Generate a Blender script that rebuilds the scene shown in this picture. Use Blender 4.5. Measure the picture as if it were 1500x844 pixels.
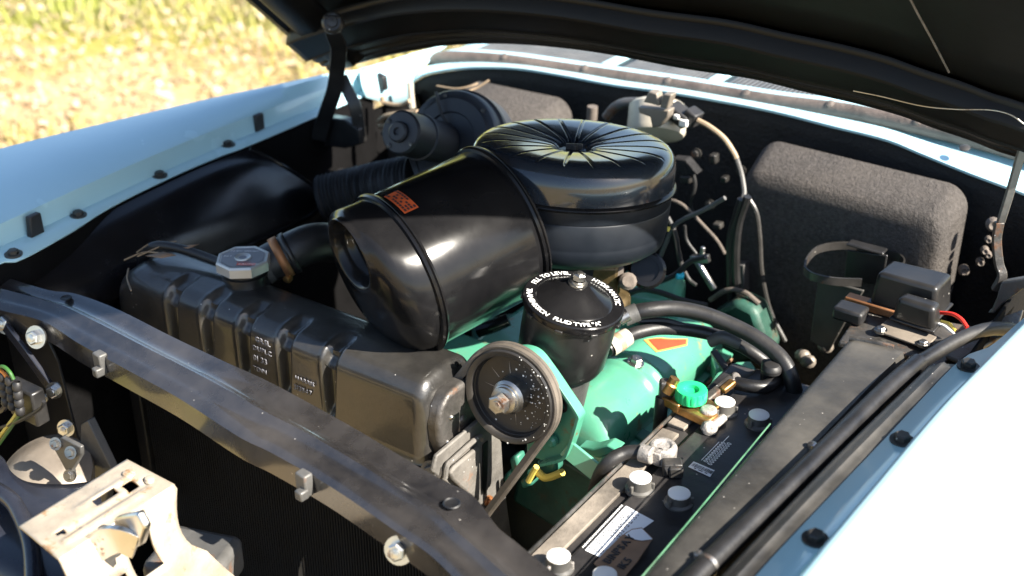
import bpy, bmesh, math, random
from mathutils import Vector, Matrix
random.seed(7)
R = math.radians
for o in list(bpy.data.objects):
    bpy.data.objects.remove(o)
SC = bpy.context.scene
COL = SC.collection

# ------------------------------------------------------------------ camera, light, exposure
FPX, PITCH, YAW, CAMZ = 1850.0, R(28), R(34.6), 1.72
FW = Vector((-math.sin(YAW)*math.cos(PITCH), math.cos(YAW)*math.cos(PITCH), -math.sin(PITCH)))
RT = Vector((math.cos(YAW), math.sin(YAW), 0))
UP = RT.cross(FW)
CAM = Vector((0, 0, CAMZ))
cd = bpy.data.cameras.new('camera')
cam = bpy.data.objects.new('camera', cd)
COL.objects.link(cam)
cam.location = CAM
cam.rotation_euler = (math.pi/2-PITCH, 0, YAW)
cd.sensor_width = 36.0
cd.lens = FPX/1500*36
cd.clip_start, cd.clip_end = 0.05, 3000
cd.dof.use_dof = True
cd.dof.focus_distance = 1.52
cd.dof.aperture_fstop = 4.0
SC.camera = cam

SUN_DIR = Vector((-0.80, -0.055, -0.66)).normalized()          # the way the light travels
elev = math.asin(-SUN_DIR.z)
to_sun = -SUN_DIR
sl = bpy.data.lights.new('sun', 'SUN')
sl.energy = 5.0
sl.angle = R(0.5)
sl.color = (1.0, 0.93, 0.82)
sun = bpy.data.objects.new('sun', sl)
COL.objects.link(sun)
sun.rotation_euler = SUN_DIR.to_track_quat('-Z', 'Y').to_euler()
W = bpy.data.worlds.new('World')
SC.world = W
W.use_nodes = True
nt = W.node_tree
sky = nt.nodes.new('ShaderNodeTexSky')
sky.sky_type = 'NISHITA'
sky.sun_disc = False
sky.sun_elevation = elev
sky.sun_rotation = math.atan2(to_sun.x, to_sun.y)
bg = nt.nodes['Background']
bg.inputs['Strength'].default_value = 0.078
nt.links.new(sky.outputs['Color'], bg.inputs['Color'])
SC.view_settings.view_transform = 'Standard'
SC.view_settings.look = 'None'
SC.view_settings.exposure = 1.86
SC.view_settings.gamma = 1.0


def P(u, v, x=None, y=None, z=None, d=None):
    """point of the place seen at photograph pixel u, v on the plane x=, y=, z= or at depth d"""
    r = FW*FPX + RT*(u-750) - UP*(v-422)
    if x is not None: t = x/r.x
    elif y is not None: t = y/r.y
    elif z is not None: t = (z-CAMZ)/r.z
    else: t = d/FPX
    return CAM + r*t


def PC(u, v, y0, k):
    """like P, on the bowed vertical surface y = y0 + k (1-((x+.87)/.62)^2)"""
    x = -.87
    for _ in range(10):
        p = P(u, v, y=y0+k*(1-((x+.87)/.62)**2))
        x = p.x
    return p

# ------------------------------------------------------------------ materials
MATS = {}


def mat(name, col, rough=.5, metal=0., var=.15, vscale=18., bump=0., bscale=60., dust=0., dcol=(.16, .145, .125), dscale=9.,
        specks=0., sscale=90., scol=(.75, .75, .72), coat=0., spec=.5, rust=0., rcol=(.16, .065, .025), rscale=25., wave=None):
    m = bpy.data.materials.new(name)
    m.use_nodes = True
    N, L = m.node_tree.nodes, m.node_tree.links
    b = N['Principled BSDF']
    tc = N.new('ShaderNodeTexCoord')

    def noise(scale, detail=4, rough_=.6):
        n = N.new('ShaderNodeTexNoise')
        n.inputs['Scale'].default_value = scale
        n.inputs['Detail'].default_value = detail
        n.inputs['Roughness'].default_value = rough_
        L.new(tc.outputs['Object'], n.inputs['Vector'])
        return n.outputs['Fac']

    def ramp(fac, lo, hi, a=0., b_=1.):
        r = N.new('ShaderNodeMapRange')
        r.inputs['From Min'].default_value = lo
        r.inputs['From Max'].default_value = hi
        r.inputs['To Min'].default_value = a
        r.inputs['To Max'].default_value = b_
        L.new(fac, r.inputs['Value'])
        return r.outputs['Result']

    def mix(fac, a, c):
        x = N.new('ShaderNodeMix')
        x.data_type = 'RGBA'
        L.new(fac, x.inputs['Factor'])
        for s, v in ((x.inputs['A'], a), (x.inputs['B'], c)):
            if isinstance(v, tuple): s.default_value = (*v, 1)
            else: L.new(v, s)
        return x.outputs['Result']
    n1 = noise(vscale)
    dark = tuple(c*(1-var) for c in col)
    lite = tuple(min(1, c*(1+var)) for c in col)
    c = mix(ramp(n1, .3, .7), dark, lite)
    rsock = ramp(n1, .3, .7, max(.03, rough*.85), min(1, rough*1.15))
    if rust > 0:
        rf = ramp(noise(rscale, 6, .7), .62-rust*.3, .70-rust*.2)
        c = mix(rf, c, rcol)
        rsock = ramp_add(N, L, rsock, rf, .3)
    if dust > 0:
        df = ramp(noise(dscale, 8, .65), .35, .75, 0, dust)
        c = mix(df, c, dcol)
        rsock = ramp_add(N, L, rsock, df, .5)
    if specks > 0:
        v = N.new('ShaderNodeTexVoronoi')
        v.inputs['Scale'].default_value = sscale
        L.new(tc.outputs['Object'], v.inputs['Vector'])
        a = ramp(v.outputs['Distance'], .10, .16, 1, 0)
        sep = N.new('ShaderNodeSeparateColor')
        L.new(v.outputs['Color'], sep.inputs['Color'])
        g = ramp(sep.outputs['Red'], 1-specks, 1-specks+.02)
        mm = N.new('ShaderNodeMath'); mm.operation = 'MULTIPLY'
        L.new(a, mm.inputs[0]); L.new(g, mm.inputs[1])
        c = mix(mm.outputs[0], c, scol)
    L.new(c, b.inputs['Base Color'])
    L.new(rsock, b.inputs['Roughness'])
    b.inputs['Metallic'].default_value = metal
    b.inputs['Specular IOR Level'].default_value = spec
    if coat:
        b.inputs['Coat Weight'].default_value = coat
        b.inputs['Coat Roughness'].default_value = .08
    if bump or wave:
        bp = N.new('ShaderNodeBump')
        bp.inputs['Strength'].default_value = bump if bump else .5
        bp.inputs['Distance'].default_value = .004
        L.new(noise(bscale, 5, .65), bp.inputs['Height'])
        L.new(bp.outputs['Normal'], b.inputs['Normal'])
    MATS[name] = m
    return m


def ramp_add(N, L, base, fac, k):
    mm = N.new('ShaderNodeMath'); mm.operation = 'MULTIPLY_ADD'; mm.use_clamp = True
    L.new(fac, mm.inputs[0]); mm.inputs[1].default_value = k; L.new(base, mm.inputs[2])
    return mm.outputs[0]


mat('blue_paint', (.41, .64, .715), .25, var=.03, vscale=5, coat=.6, specks=.03, sscale=120, scol=(.5, .6, .62), bump=.03, bscale=9)
mat('black_gloss', (.006, .006, .0068), .17, var=.2, dust=.03, spec=.24, bump=.03, bscale=14)
mat('black_satin', (.010, .010, .0105), .34, var=.25, dust=.10, specks=.05, sscale=110, scol=(.35, .33, .3), bump=.05, bscale=40)
mat('black_dusty', (.022, .021, .020), .36, var=.3, dust=.30, dcol=(.11, .10, .088), specks=.10, sscale=130, scol=(.5, .47, .42), bump=.10, bscale=120, rust=.05)
mat('support_paint', (.013, .013, .015), .22, var=.3, coat=1.0, dust=.30, dcol=(.115, .10, .085), specks=.04, sscale=150, scol=(.36, .34, .31), bump=.06, bscale=60)
mat('black_dirty', (.022, .021, .020), .36, var=.3, dust=.58, dcol=(.125, .115, .098), dscale=7, specks=.06, sscale=170, scol=(.36, .34, .31), bump=.12, bscale=110)
mat('dusty_bracket', (.10, .095, .088), .5, .2, var=.4, vscale=40, dust=.7, dcol=(.20, .18, .155), rust=.06, specks=.15, sscale=170, bump=.3, bscale=140)
mat('tank_paint', (.015, .0145, .014), .28, var=.3, coat=.45, dust=.42, dcol=(.10, .09, .075), dscale=8, specks=.04, sscale=150, scol=(.36, .34, .31), bump=.12, bscale=110)
mat('lid_black_skytint', (.014, .020, .029), .17, var=.1, coat=.6, dust=.03, specks=.02, sscale=160, scol=(.3, .3, .3), bump=.02, bscale=14)  # blue cast of skylight put into the lid's black
mat('blower_black_skytint', (.013, .0155, .022), .45, var=.25, dust=.08)  # bluish tint stands in for skylight on the shaded blower
mat('bowl_black_skytint', (.006, .0085, .013), .45, var=.2, spec=.25, dust=.03)  # the sky's blue is mixed into the bowl colour
mat('panel_black', (.006, .006, .0075), .24, var=.2, dust=.02, spec=.5, bump=.02, bscale=14)
mat('grease_black', (.020, .020, .014), .45, var=.5, vscale=14, dust=.3, dcol=(.06, .055, .04), bump=.3, bscale=60)
mat('shade_black', (.0042, .004, .0042), .9, var=.4, spec=.08, bump=.4, bscale=60)  # shade of the bay walls painted in as near-black
mat('black_matte', (.009, .009, .010), .75, var=.3, spec=.25, dust=.08, dcol=(.05, .045, .04), bump=.3, bscale=70)
mat('hood_black', (.006, .0057, .0055), .42, var=.2, vscale=4, spec=.22, dust=.05, dcol=(.05, .04, .03), bump=.08, bscale=25)
mat('undercoat', (.012, .0115, .012), .6, var=.4, spec=.3, dust=.12, dcol=(.06, .05, .045), bump=1., bscale=160)
mat('tar_pad', (.066, .060, .056), .85, var=.35, vscale=160, bump=.9, bscale=260, dust=.3, dcol=(.13, .112, .095), dscale=11, spec=.1)
mat('rubber', (.012, .012, .013), .5, var=.3, dust=.15, dcol=(.08, .07, .06), bump=.15, bscale=90)
mat('hose_rubber', (.010, .010, .011), .38, var=.3, dust=.2, dcol=(.07, .063, .055), bump=.12, bscale=110)
mat('steel', (.42, .41, .39), .32, 1., var=.2, dust=.25, dcol=(.12, .10, .08), rust=.2, bump=.1, bscale=150)
mat('zinc', (.62, .61, .58), .28, 1., var=.15, dust=.1, rust=.05)
mat('dirty_steel', (.10, .095, .09), .42, .75, var=.4, vscale=40, dust=.5, dcol=(.17, .15, .13), rust=.2, specks=.25, sscale=150, bump=.3, bscale=140)
mat('grey_bracket', (.10, .10, .098), .45, .3, var=.3, dust=.4, dcol=(.16, .14, .12), rust=.1, bump=.2, bscale=120)
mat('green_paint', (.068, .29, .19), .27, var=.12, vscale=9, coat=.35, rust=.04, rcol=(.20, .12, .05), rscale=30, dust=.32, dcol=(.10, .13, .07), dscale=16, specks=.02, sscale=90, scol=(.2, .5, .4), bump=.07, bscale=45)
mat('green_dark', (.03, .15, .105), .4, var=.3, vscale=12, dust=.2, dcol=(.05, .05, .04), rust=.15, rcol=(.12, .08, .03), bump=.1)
mat('green_shade_grimy', (.012, .062, .044), .45, var=.5, vscale=16, dust=.5, dcol=(.03, .03, .022), rust=.2, rcol=(.06, .04, .02), bump=.25, bscale=70)  # engine green darkened to paint in shade, plus grime and rust
mat('green_plastic', (.02, .55, .18), .3, var=.06)
mat('brass', (.48, .27, .10), .4, 1., var=.3, vscale=60, dust=.25, dcol=(.08, .05, .03), bump=.2, bscale=120)
mat('lead', (.34, .32, .30), .55, .55, var=.35, vscale=70, dust=.4, dcol=(.35, .31, .27), bump=.6, bscale=130)
mat('white_plastic', (.78, .77, .74), .4, var=.05, dust=.1, dcol=(.5, .45, .38))
mat('cap_side', (.05, .05, .05), .35, var=.3, dust=.35, dcol=(.3, .27, .22))
mat('battery_plastic', (.016, .016, .018), .33, var=.3, dust=.3, dcol=(.10, .085, .07), specks=.08, sscale=120, scol=(.4, .35, .3), bump=.1, bscale=60)
mat('battery_ledge', (.10, .088, .075), .45, var=.3, dust=.8, dcol=(.33, .28, .225), dscale=16, bump=.3, bscale=90)
mat('paper', (.70, .72, .74), .6, var=.06)
mat('ink', (.02, .02, .025), .6, var=.1)
mat('white_ink', (.80, .80, .78), .5, var=.08)
mat('cardboard', (.26, .15, .085), .8, var=.2, vscale=30, dust=.3, dcol=(.22, .20, .15))
mat('red_label', (.62, .055, .02), .4, var=.12)
mat('orange_label', (.60, .10, .025), .45, var=.15)
mat('gold_trim', (.55, .30, .07), .4, var=.2)
mat('red_wire', (.62, .03, .02), .35, var=.1)
mat('green_wire', (.03, .10, .02), .4, var=.1)
mat('yellow_wire', (.60, .48, .10), .45, var=.15)
mat('orange_wire', (.65, .22, .03), .45, var=.1)
mat('cyan_tip', (.02, .45, .6), .35, var=.05)
mat('tan_cable', (.30, .22, .14), .6, var=.2)
mat('dull_tan', (.11, .09, .075), .75, var=.4, vscale=60, dust=.4, dcol=(.12, .10, .085), bump=.4, bscale=150)
mat('edge_green', (.05, .16, .085), .5, var=.4, vscale=30, dust=.3)
mat('cream_cast', (.50, .46, .38), .4, .15, var=.2, dust=.35, dcol=(.3, .25, .18), rust=.04, bump=.15)
mat('copper', (.42, .18, .07), .45, .7, var=.3, dust=.3)
mat('seal_rubber', (.085, .065, .055), .5, var=.35, vscale=40, dust=.4, dcol=(.20, .165, .14), bump=.5, bscale=160)
mat('grille_metal', (.16, .17, .18), .45, .4, var=.2, dust=.3)
mat('chrome', (.8, .82, .83), .08, 1., var=.02)
mat('aluminium', (.50, .50, .49), .45, .6, var=.1, dust=.12, bump=.1)
mat('grey_label', (.16, .16, .18), .45, var=.12, vscale=60)
mat('core_black', (.006, .006, .007), .5, var=.3)
mat('blue_black', (.012, .014, .022), .22, var=.2, dust=.08, bump=.03)
mat('old_tin', (.40, .345, .275), .42, .35, var=.25, vscale=25, dust=.45, dcol=(.33, .26, .175), rust=.14, rcol=(.25, .13, .05), rscale=35, bump=.3, bscale=80)
mat('horn_tan', (.20, .17, .14), .42, .3, var=.25, dust=.5, dcol=(.28, .24, .19), bump=.15)
mat('belt_rubber', (.085, .072, .058), .6, var=.3, dust=.5, dcol=(.18, .15, .12), bump=.2)

# ------------------------------------------------------------------ mesh helpers


def BM(): return bmesh.new()


def smooth_path(pts, n):
    pts = [Vector(p) for p in pts]
    if len(pts) == 2:
        return [pts[0].lerp(pts[1], i/(n-1)) for i in range(n)]
    ext = [pts[0]*2-pts[1]]+pts+[pts[-1]*2-pts[-2]]
    # chord lengths
    L = [0]
    for i in range(1, len(pts)): L.append(L[-1]+(pts[i]-pts[i-1]).length)
    out = []
    for i in range(n):
        s = L[-1]*i/(n-1)
        k = 0
        while k < len(pts)-2 and s > L[k+1]: k += 1
        t = (s-L[k])/max(1e-9, L[k+1]-L[k])
        a, b, c, d = ext[k:k+4]
        out.append(.5*((2*b)+(c-a)*t+(2*a-5*b+4*c-d)*t*t+(3*b-a-3*c+d)*t*t*t))
    return out


def basis(axis, ref=None):
    a = Vector(axis).normalized()
    r = Vector(ref) if ref is not None else (Vector((0, 0, 1)) if abs(a.z) < .9 else Vector((1, 0, 0)))
    e1 = (r-a*r.dot(a)).normalized()
    return a, e1, a.cross(e1)


def grid(bm, rows, close_u=False, close_v=False):
    V = [[bm.verts.new(p) for p in r] for r in rows]
    nr, nc = len(V), len(V[0])
    for i in range(nr if close_u else nr-1):
        for j in range(nc if close_v else nc-1):
            q = [V[i][j], V[(i+1) % nr][j], V[(i+1) % nr][(j+1) % nc], V[i][(j+1) % nc]]
            try: bm.faces.new(q)
            except ValueError: pass
    return V


def sheet(bm, rows, n=40):
    grid(bm, [smooth_path(r, n) for r in rows])


def sheet2(bm, rows, n=40, m=24):
    a = [smooth_path(r, n) for r in rows]
    cols = [smooth_path([a[i][j] for i in range(len(a))], m) for j in range(n)]
    grid(bm, cols)


def lathe(bm, o, axis, prof, n=48, ref=None, cap0=False, cap1=False):
    o = Vector(o); a, e1, e2 = basis(axis, ref)
    rows = [[o+a*h+(e1*math.cos(2*math.pi*k/n)+e2*math.sin(2*math.pi*k/n))*r for k in range(n)] for r, h in prof]
    V = grid(bm, rows, close_v=True)
    if cap0: bm.faces.new(V[0])
    if cap1: bm.faces.new(V[-1])


def cyl(bm, p0, p1, r, n=20, r1=None):
    p0, p1 = Vector(p0), Vector(p1)
    lathe(bm, p0, p1-p0, [(r, 0), (r if r1 is None else r1, (p1-p0).length)], n, cap0=True, cap1=True)


def tube(bm, pts, r, n=10, seg=None, closed=False, sm=True):
    pts = [Vector(p) for p in pts]
    if sm and len(pts) > 2: path = smooth_path(pts, seg or len(pts)*8)
    else: path = pts
    rows = []
    prev = None
    for i, p in enumerate(path):
        t = (path[min(i+1, len(path)-1)]-path[max(i-1, 0)])
        if t.length < 1e-9: t = Vector((0, 0, 1))
        t.normalize()
        if prev is None: _, e1, _ = basis(t)
        else:
            e1 = prev-t*prev.dot(t)
            e1.normalize()
        prev = e1
        e2 = t.cross(e1)
        rr = r(i/(len(path)-1)) if callable(r) else r
        rows.append([p+(e1*math.cos(2*math.pi*k/n)+e2*math.sin(2*math.pi*k/n))*rr for k in range(n)])
    V = grid(bm, rows, close_v=True)
    bm.faces.new(V[0]); bm.faces.new(V[-1])


def box(bm, c, size, X=(1, 0, 0), Z=(0, 0, 1)):
    c = Vector(c); x = Vector(X).normalized(); z = Vector(Z); z = (z-x*z.dot(x)).normalized(); y = z.cross(x)
    v = [bm.verts.new(c+x*(sx*size[0]/2)+y*(sy*size[1]/2)+z*(sz*size[2]/2)) for sx in (-1, 1) for sy in (-1, 1) for sz in (-1, 1)]
    for f in ((0, 1, 3, 2), (4, 6, 7, 5), (0, 4, 5, 1), (2, 3, 7, 6), (0, 2, 6, 4), (1, 5, 7, 3)):
        bm.faces.new([v[i] for i in f])


def prism(bm, poly, off):
    off = Vector(off)
    a = [bm.verts.new(Vector(p)) for p in poly]
    b = [bm.verts.new(Vector(p)+off) for p in poly]
    bm.faces.new(a); bm.faces.new(b[::-1])
    n = len(a)
    for i in range(n): bm.faces.new([a[i], b[i], b[(i+1) % n], a[(i+1) % n]])


def quad(bm, pts): bm.faces.new([bm.verts.new(Vector(p)) for p in pts])


def ribbon(bm, pts, wdir, w, th, seg=None):
    """flat bar along pts, w wide along wdir, th thick"""
    path = smooth_path(pts, seg or max(2, len(pts)*6)) if len(pts) > 2 else [Vector(p) for p in pts]
    rows = []
    for i, p in enumerate(path):
        t = (path[min(i+1, len(path)-1)]-path[max(i-1, 0)]).normalized()
        wd = Vector(wdir); wd = (wd-t*wd.dot(t)).normalized(); nn = t.cross(wd)
        rows.append([p+wd*(w/2)+nn*(th/2), p-wd*(w/2)+nn*(th/2), p-wd*(w/2)-nn*(th/2), p+wd*(w/2)-nn*(th/2)])
    V = grid(bm, rows, close_v=True)
    bm.faces.new(V[0]); bm.faces.new(V[-1])


def obj(name, bm, m, parent=None, ang=40, bevel=0., solid=0., sub=0, segs=2, recalc=True):
    me = bpy.data.meshes.new(name)
    if recalc: bmesh.ops.recalc_face_normals(bm, faces=bm.faces)
    root = parent
    while root is not None and root.parent is not None: root = root.parent
    off = Vector(root.location) if root is not None else Vector((0, 0, 0))
    if off.length: bmesh.ops.translate(bm, verts=bm.verts, vec=-off)
    bm.to_mesh(me); bm.free()
    me.materials.append(MATS[m] if isinstance(m, str) else m)
    me.polygons.foreach_set('use_smooth', [True]*len(me.polygons))
    me.set_sharp_from_angle(angle=R(ang))
    o = bpy.data.objects.new(name, me)
    COL.objects.link(o)
    if parent is not None: o.parent = parent
    if solid:
        md = o.modifiers.new('solid', 'SOLIDIFY'); md.thickness = solid; md.offset = 0
    if bevel:
        md = o.modifiers.new('bevel', 'BEVEL'); md.width = bevel; md.segments = segs; md.limit_method = 'ANGLE'; md.angle_limit = R(35)
    if sub:
        md = o.modifiers.new('sub', 'SUBSURF'); md.levels = sub; md.render_levels = sub
    return o


def thing(name, label, cat, loc=(0, 0, 0), group=None):
    o = bpy.data.objects.new(name, None)
    o.empty_display_size = .05
    COL.objects.link(o)
    o.location = loc
    o['label'] = label; o['category'] = cat
    if group: o['group'] = group
    return o


def tag(o, label, cat, group=None):
    o['label'] = label; o['category'] = cat
    if group: o['group'] = group
    return o


def bolt_bm(p, axis, r=.008, h=.007, washer=1.5, stud=True):
    bm = BM(); p = Vector(p); a, e1, e2 = basis(axis)
    if washer: lathe(bm, p, a, [(0, 0.0015), (r*washer, .0015), (r*washer, 0), (r*washer*.98, -.002)], 20)
    hexa = [(1, .0015), (1, h), (.82, h+.0012)]
    rows = [[p+a*hh+(e1*math.cos(math.pi/3*k)+e2*math.sin(math.pi/3*k))*(r*rr) for k in range(6)] for rr, hh in hexa]
    V = grid(bm, rows, close_v=True); bm.faces.new(V[-1])
    if stud: lathe(bm, p, a, [(r*.5, h), (r*.5, h+.003), (0, h+.0035)], 12)
    return bm


def bolt(parent, p, axis, r=.008, m='steel', h=.007, washer=1.5, name='bolt', stud=False):
    return obj(name, bolt_bm(p, axis, r, h, washer, stud), m, parent, ang=30)


def glyphs(text, size):
    """list of (verts, faces, advance) per character, flat in xy"""
    out = []
    dg = bpy.context.evaluated_depsgraph_get()
    for ch in text:
        if ch == ' ':
            out.append(([], [], size*.34)); continue
        cu = bpy.data.curves.new('glyph', 'FONT')
        cu.body = ch; cu.size = size; cu.offset = size*.014; cu.resolution_u = 2
        ob = bpy.data.objects.new('glyph', cu)
        COL.objects.link(ob)
        dg = bpy.context.evaluated_depsgraph_get()
        me = ob.evaluated_get(dg).to_mesh()
        vs = [v.co.copy() for v in me.vertices]; fs = [list(p.vertices) for p in me.polygons]
        w = max([v.x for v in vs])-min([v.x for v in vs]) if vs else 0
        x0 = min([v.x for v in vs]) if vs else 0
        for v in vs: v.x -= x0
        out.append((vs, fs, w+size*.11))
        ob.evaluated_get(dg).to_mesh_clear()
        bpy.data.objects.remove(ob); bpy.data.curves.remove(cu)
    return out


def text_on(bm, text, size, o, X, Y, bold=1.0):
    """flat lettering starting at o, reading along X with letter tops along Y"""
    o, X, Y = Vector(o), Vector(X).normalized(), Vector(Y).normalized()
    x = 0
    for vs, fs, adv in glyphs(text, size):
        vv = [bm.verts.new(o+X*(x+v.x)+Y*v.y) for v in vs]
        for f in fs:
            try: bm.faces.new([vv[i] for i in f])
            except ValueError: pass
        x += adv
    return x

# ------------------------------------------------------------------ ground and grass
CARX, CARY = -.87, 1.2


def green_patch(N, L, col, green):
    # the lawn is still green a few metres away from the car
    tc = N.new('ShaderNodeTexCoord')
    d = N.new('ShaderNodeVectorMath'); d.operation = 'DOT_PRODUCT'; d.inputs[1].default_value = (-.62, .78, 0)
    L.new(tc.outputs['Object'], d.inputs[0])
    nz = N.new('ShaderNodeTexNoise'); nz.inputs['Scale'].default_value = 1.6; nz.inputs['Detail'].default_value = 5
    L.new(tc.outputs['Object'], nz.inputs['Vector'])
    a = N.new('ShaderNodeMath'); a.operation = 'MULTIPLY_ADD'; a.inputs[1].default_value = 3.2
    L.new(nz.outputs['Fac'], a.inputs[0]); L.new(d.outputs['Value'], a.inputs[2])
    r = N.new('ShaderNodeMapRange'); r.inputs['From Min'].default_value = 7.1; r.inputs['From Max'].default_value = 8.3
    r.inputs['To Max'].default_value = .8
    L.new(a.outputs[0], r.inputs['Value'])
    x = N.new('ShaderNodeMix'); x.data_type = 'RGBA'; x.inputs['B'].default_value = (*green, 1)
    L.new(r.outputs['Result'], x.inputs['Factor']); L.new(col, x.inputs['A'])
    return x.outputs['Result']


def ground_material():
    m = bpy.data.materials.new('dry_lawn'); m.use_nodes = True
    N, L = m.node_tree.nodes, m.node_tree.links
    b = N['Principled BSDF']; b.inputs['Roughness'].default_value = .9
    tc = N.new('ShaderNodeTexCoord')
    def nz(s, d):
        n = N.new('ShaderNodeTexNoise'); n.inputs['Scale'].default_value = s; n.inputs['Detail'].default_value = d
        L.new(tc.outputs['Object'], n.inputs['Vector']); return n.outputs['Fac']
    r1 = N.new('ShaderNodeValToRGB'); L.new(nz(.9, 5), r1.inputs['Fac'])
    e = r1.color_ramp.elements
    e[0].position = .46; e[0].color = (.42, .31, .165, 1)
    e[1].position = .64; e[1].color = (.27, .24, .05, 1)
    r2 = N.new('ShaderNodeValToRGB'); L.new(nz(28, 6), r2.inputs['Fac'])
    e = r2.color_ramp.elements
    e[0].position = .3; e[0].color = (.6, .57, .5, 1)
    e[1].position = .7; e[1].color = (1.2, 1.15, 1.1, 1)
    x = N.new('ShaderNodeMix'); x.data_type = 'RGBA'; x.blend_type = 'MULTIPLY'; x.inputs['Factor'].default_value = 1
    L.new(r1.outputs['Color'], x.inputs['A']); L.new(r2.outputs['Color'], x.inputs['B'])
    L.new(green_patch(N, L, x.outputs['Result'], (.22, .25, .04)), b.inputs['Base Color'])
    return m


bm = BM()
quad(bm, [(-400, -400, 0), (400, -400, 0), (400, 400, 0), (-400, 400, 0)])
g = obj('ground', bm, ground_material()); g['kind'] = 'structure'


def scatter(name, cols, n, kind):
    m = bpy.data.materials.new(name+'_surface'); m.use_nodes = True
    N, L = m.node_tree.nodes, m.node_tree.links
    b = N['Principled BSDF']; b.inputs['Roughness'].default_value = .75
    gi = N.new('ShaderNodeNewGeometry')
    r = N.new('ShaderNodeValToRGB'); L.new(gi.outputs['Random Per Island'], r.inputs['Fac'])
    e = r.color_ramp.elements
    while len(e) < len(cols): e.new(.5)
    for i, c in enumerate(cols):
        e[i].position = i/(len(cols)-1); e[i].color = (*c, 1)
    L.new(green_patch(N, L, r.outputs['Color'], (.24, .28, .04)) if kind == 'blade' else r.outputs['Color'], b.inputs['Base Color'])
    rnd = random.Random(11 if kind == 'blade' else 5)
    vs, fs = [], []
    k = 0
    while k < n:
        x = rnd.uniform(-9, -2.3); y = rnd.uniform(1.5, 9.5)
        cl = math.sin(x*1.7+1.3*math.sin(y*1.1))+math.sin(y*2.3+x*.6)
        if kind == 'blade' and rnd.random() > .45+.35*cl: continue
        k += 1
        a = rnd.uniform(0, 6.283); d = Vector((math.cos(a), math.sin(a), 0)); s = Vector((-d.y, d.x, 0))
        o = Vector((x, y, 0)); i = len(vs)
        if kind == 'blade':
            h = rnd.uniform(.03, .10); w = rnd.uniform(.004, .009); le = rnd.uniform(.01, .07)
            vs += [o-s*w, o+s*w, o+d*le*.4+Vector((0, 0, h*.65))+s*w*.7, o+d*le*.4+Vector((0, 0, h*.65))-s*w*.7, o+d*le+Vector((0, 0, h))]
            fs += [(i, i+1, i+2, i+3), (i+3, i+2, i+4)]
        else:
            l = rnd.uniform(.009, .022); w = l*rnd.uniform(.3, .5); z = rnd.uniform(.005, .05); t = rnd.uniform(-.02, .03)
            o.z = z
            vs += [o-d*l, o-s*w+Vector((0, 0, t)), o+d*l+Vector((0, 0, t)), o+s*w+Vector((0, 0, rnd.uniform(0, .02)))]
            fs += [(i, i+1, i+2), (i, i+2, i+3)]
    me = bpy.data.meshes.new(name); me.from_pydata([tuple(v) for v in vs], [], fs); me.materials.append(m)
    o = bpy.data.objects.new(name, me); COL.objects.link(o); o['kind'] = 'stuff'
    return o


scatter('grass', [(.40, .31, .16), (.34, .28, .09), (.26, .25, .05), (.44, .36, .22), (.22, .22, .04)], 60000, 'blade')
scatter('dry_leaves', [(.42, .31, .19), (.46, .37, .26), (.32, .20, .10), (.50, .42, .32), (.38, .25, .13)], 32000, 'leaf')

# ================================================================== CAR BODY
car = thing('car', 'pale blue vintage car with its hood propped open over a black engine bay', 'car', (CARX, CARY, 0))
ex = lambda pts, f: pts

# ---- far fender
top_px = [(-160, 402), (-80, 366), (0, 331), (65, 298), (149, 264), (199, 234), (279, 206), (348, 174), (423, 154), (480, 132), (530, 114)]
fl_px = [(-120, 455), (-50, 415), (0, 386), (30, 381), (100, 343), (164, 303), (249, 261), (318, 231), (363, 214), (473, 167), (545, 136)]
li_px = [(-150, 430), (-70, 395), (0, 362), (50, 343), (100, 318), (149, 291), (234, 254), (299, 221), (378, 194), (428, 174), (480, 152), (540, 130)]
flange = [P(u, v, z=.957) for u, v in fl_px]
liplow = [P(u, v, z=.960) for u, v in li_px]
import numpy as np
cx_ = np.polyfit([p.y for p in liplow], [p.x for p in liplow], 3)
def lipfit(u, v):
    y = 1.0
    for _ in range(12):
        p = P(u, v, x=float(np.polyval(cx_, y))-.004); y = p.y
    return p
liptop = [lipfit(u, v) for u, v in top_px]
cz_ = np.polyfit([p.y for p in liptop], [p.z for p in liptop], 2)
liptop = [Vector((float(np.polyval(cx_, p.y))-.004, p.y, float(np.polyval(cz_, p.y)))) for p in liptop]
liplow = [Vector((float(np.polyval(cx_, p.y)), p.y, .960)) for p in liplow]
cr_px = [(-160, 268), (-80, 242), (0, 219), (130, 187), (300, 147), (400, 126), (480, 109), (528, 103)]
crest = [P(u, v, z=liptop[5].z+.010) for u, v in cr_px]
fl_n = 60
A = [smooth_path(r, fl_n) for r in (flange, liplow, liptop, crest)]
mid = [A[2][i].lerp(A[3][i], .5)+Vector((0, 0, .009)) for i in range(fl_n)]
rimrow = [A[2][i].lerp(A[3][i], .05)+Vector((0, 0, .0025)) for i in range(fl_n)]
s1 = [p+Vector((-.022, 0, -.035)) for p in A[3]]
s2 = [Vector((min(p.x-.09, -1.72), p.y, .86)) for p in A[3]]
s3 = [Vector((-1.80, p.y, .62)) for p in A[3]]
s4 = [Vector((-1.78, p.y, .32)) for p in A[3]]
bm = BM(); grid(bm, [A[0], A[1], A[2], rimrow, mid, A[3], s1, s2, s3, s4])
fender = obj('fender', bm, 'blue_paint', car, ang=32, solid=.0025)
for u, v in ((20, 373), (115, 316), (234, 258), (334, 213)):
    bolt(fender, P(u, v, z=.9595)+Vector((0, 0, .0005)), (0, 0, 1), .0075, 'black_dusty', .006, 1.6)
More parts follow.
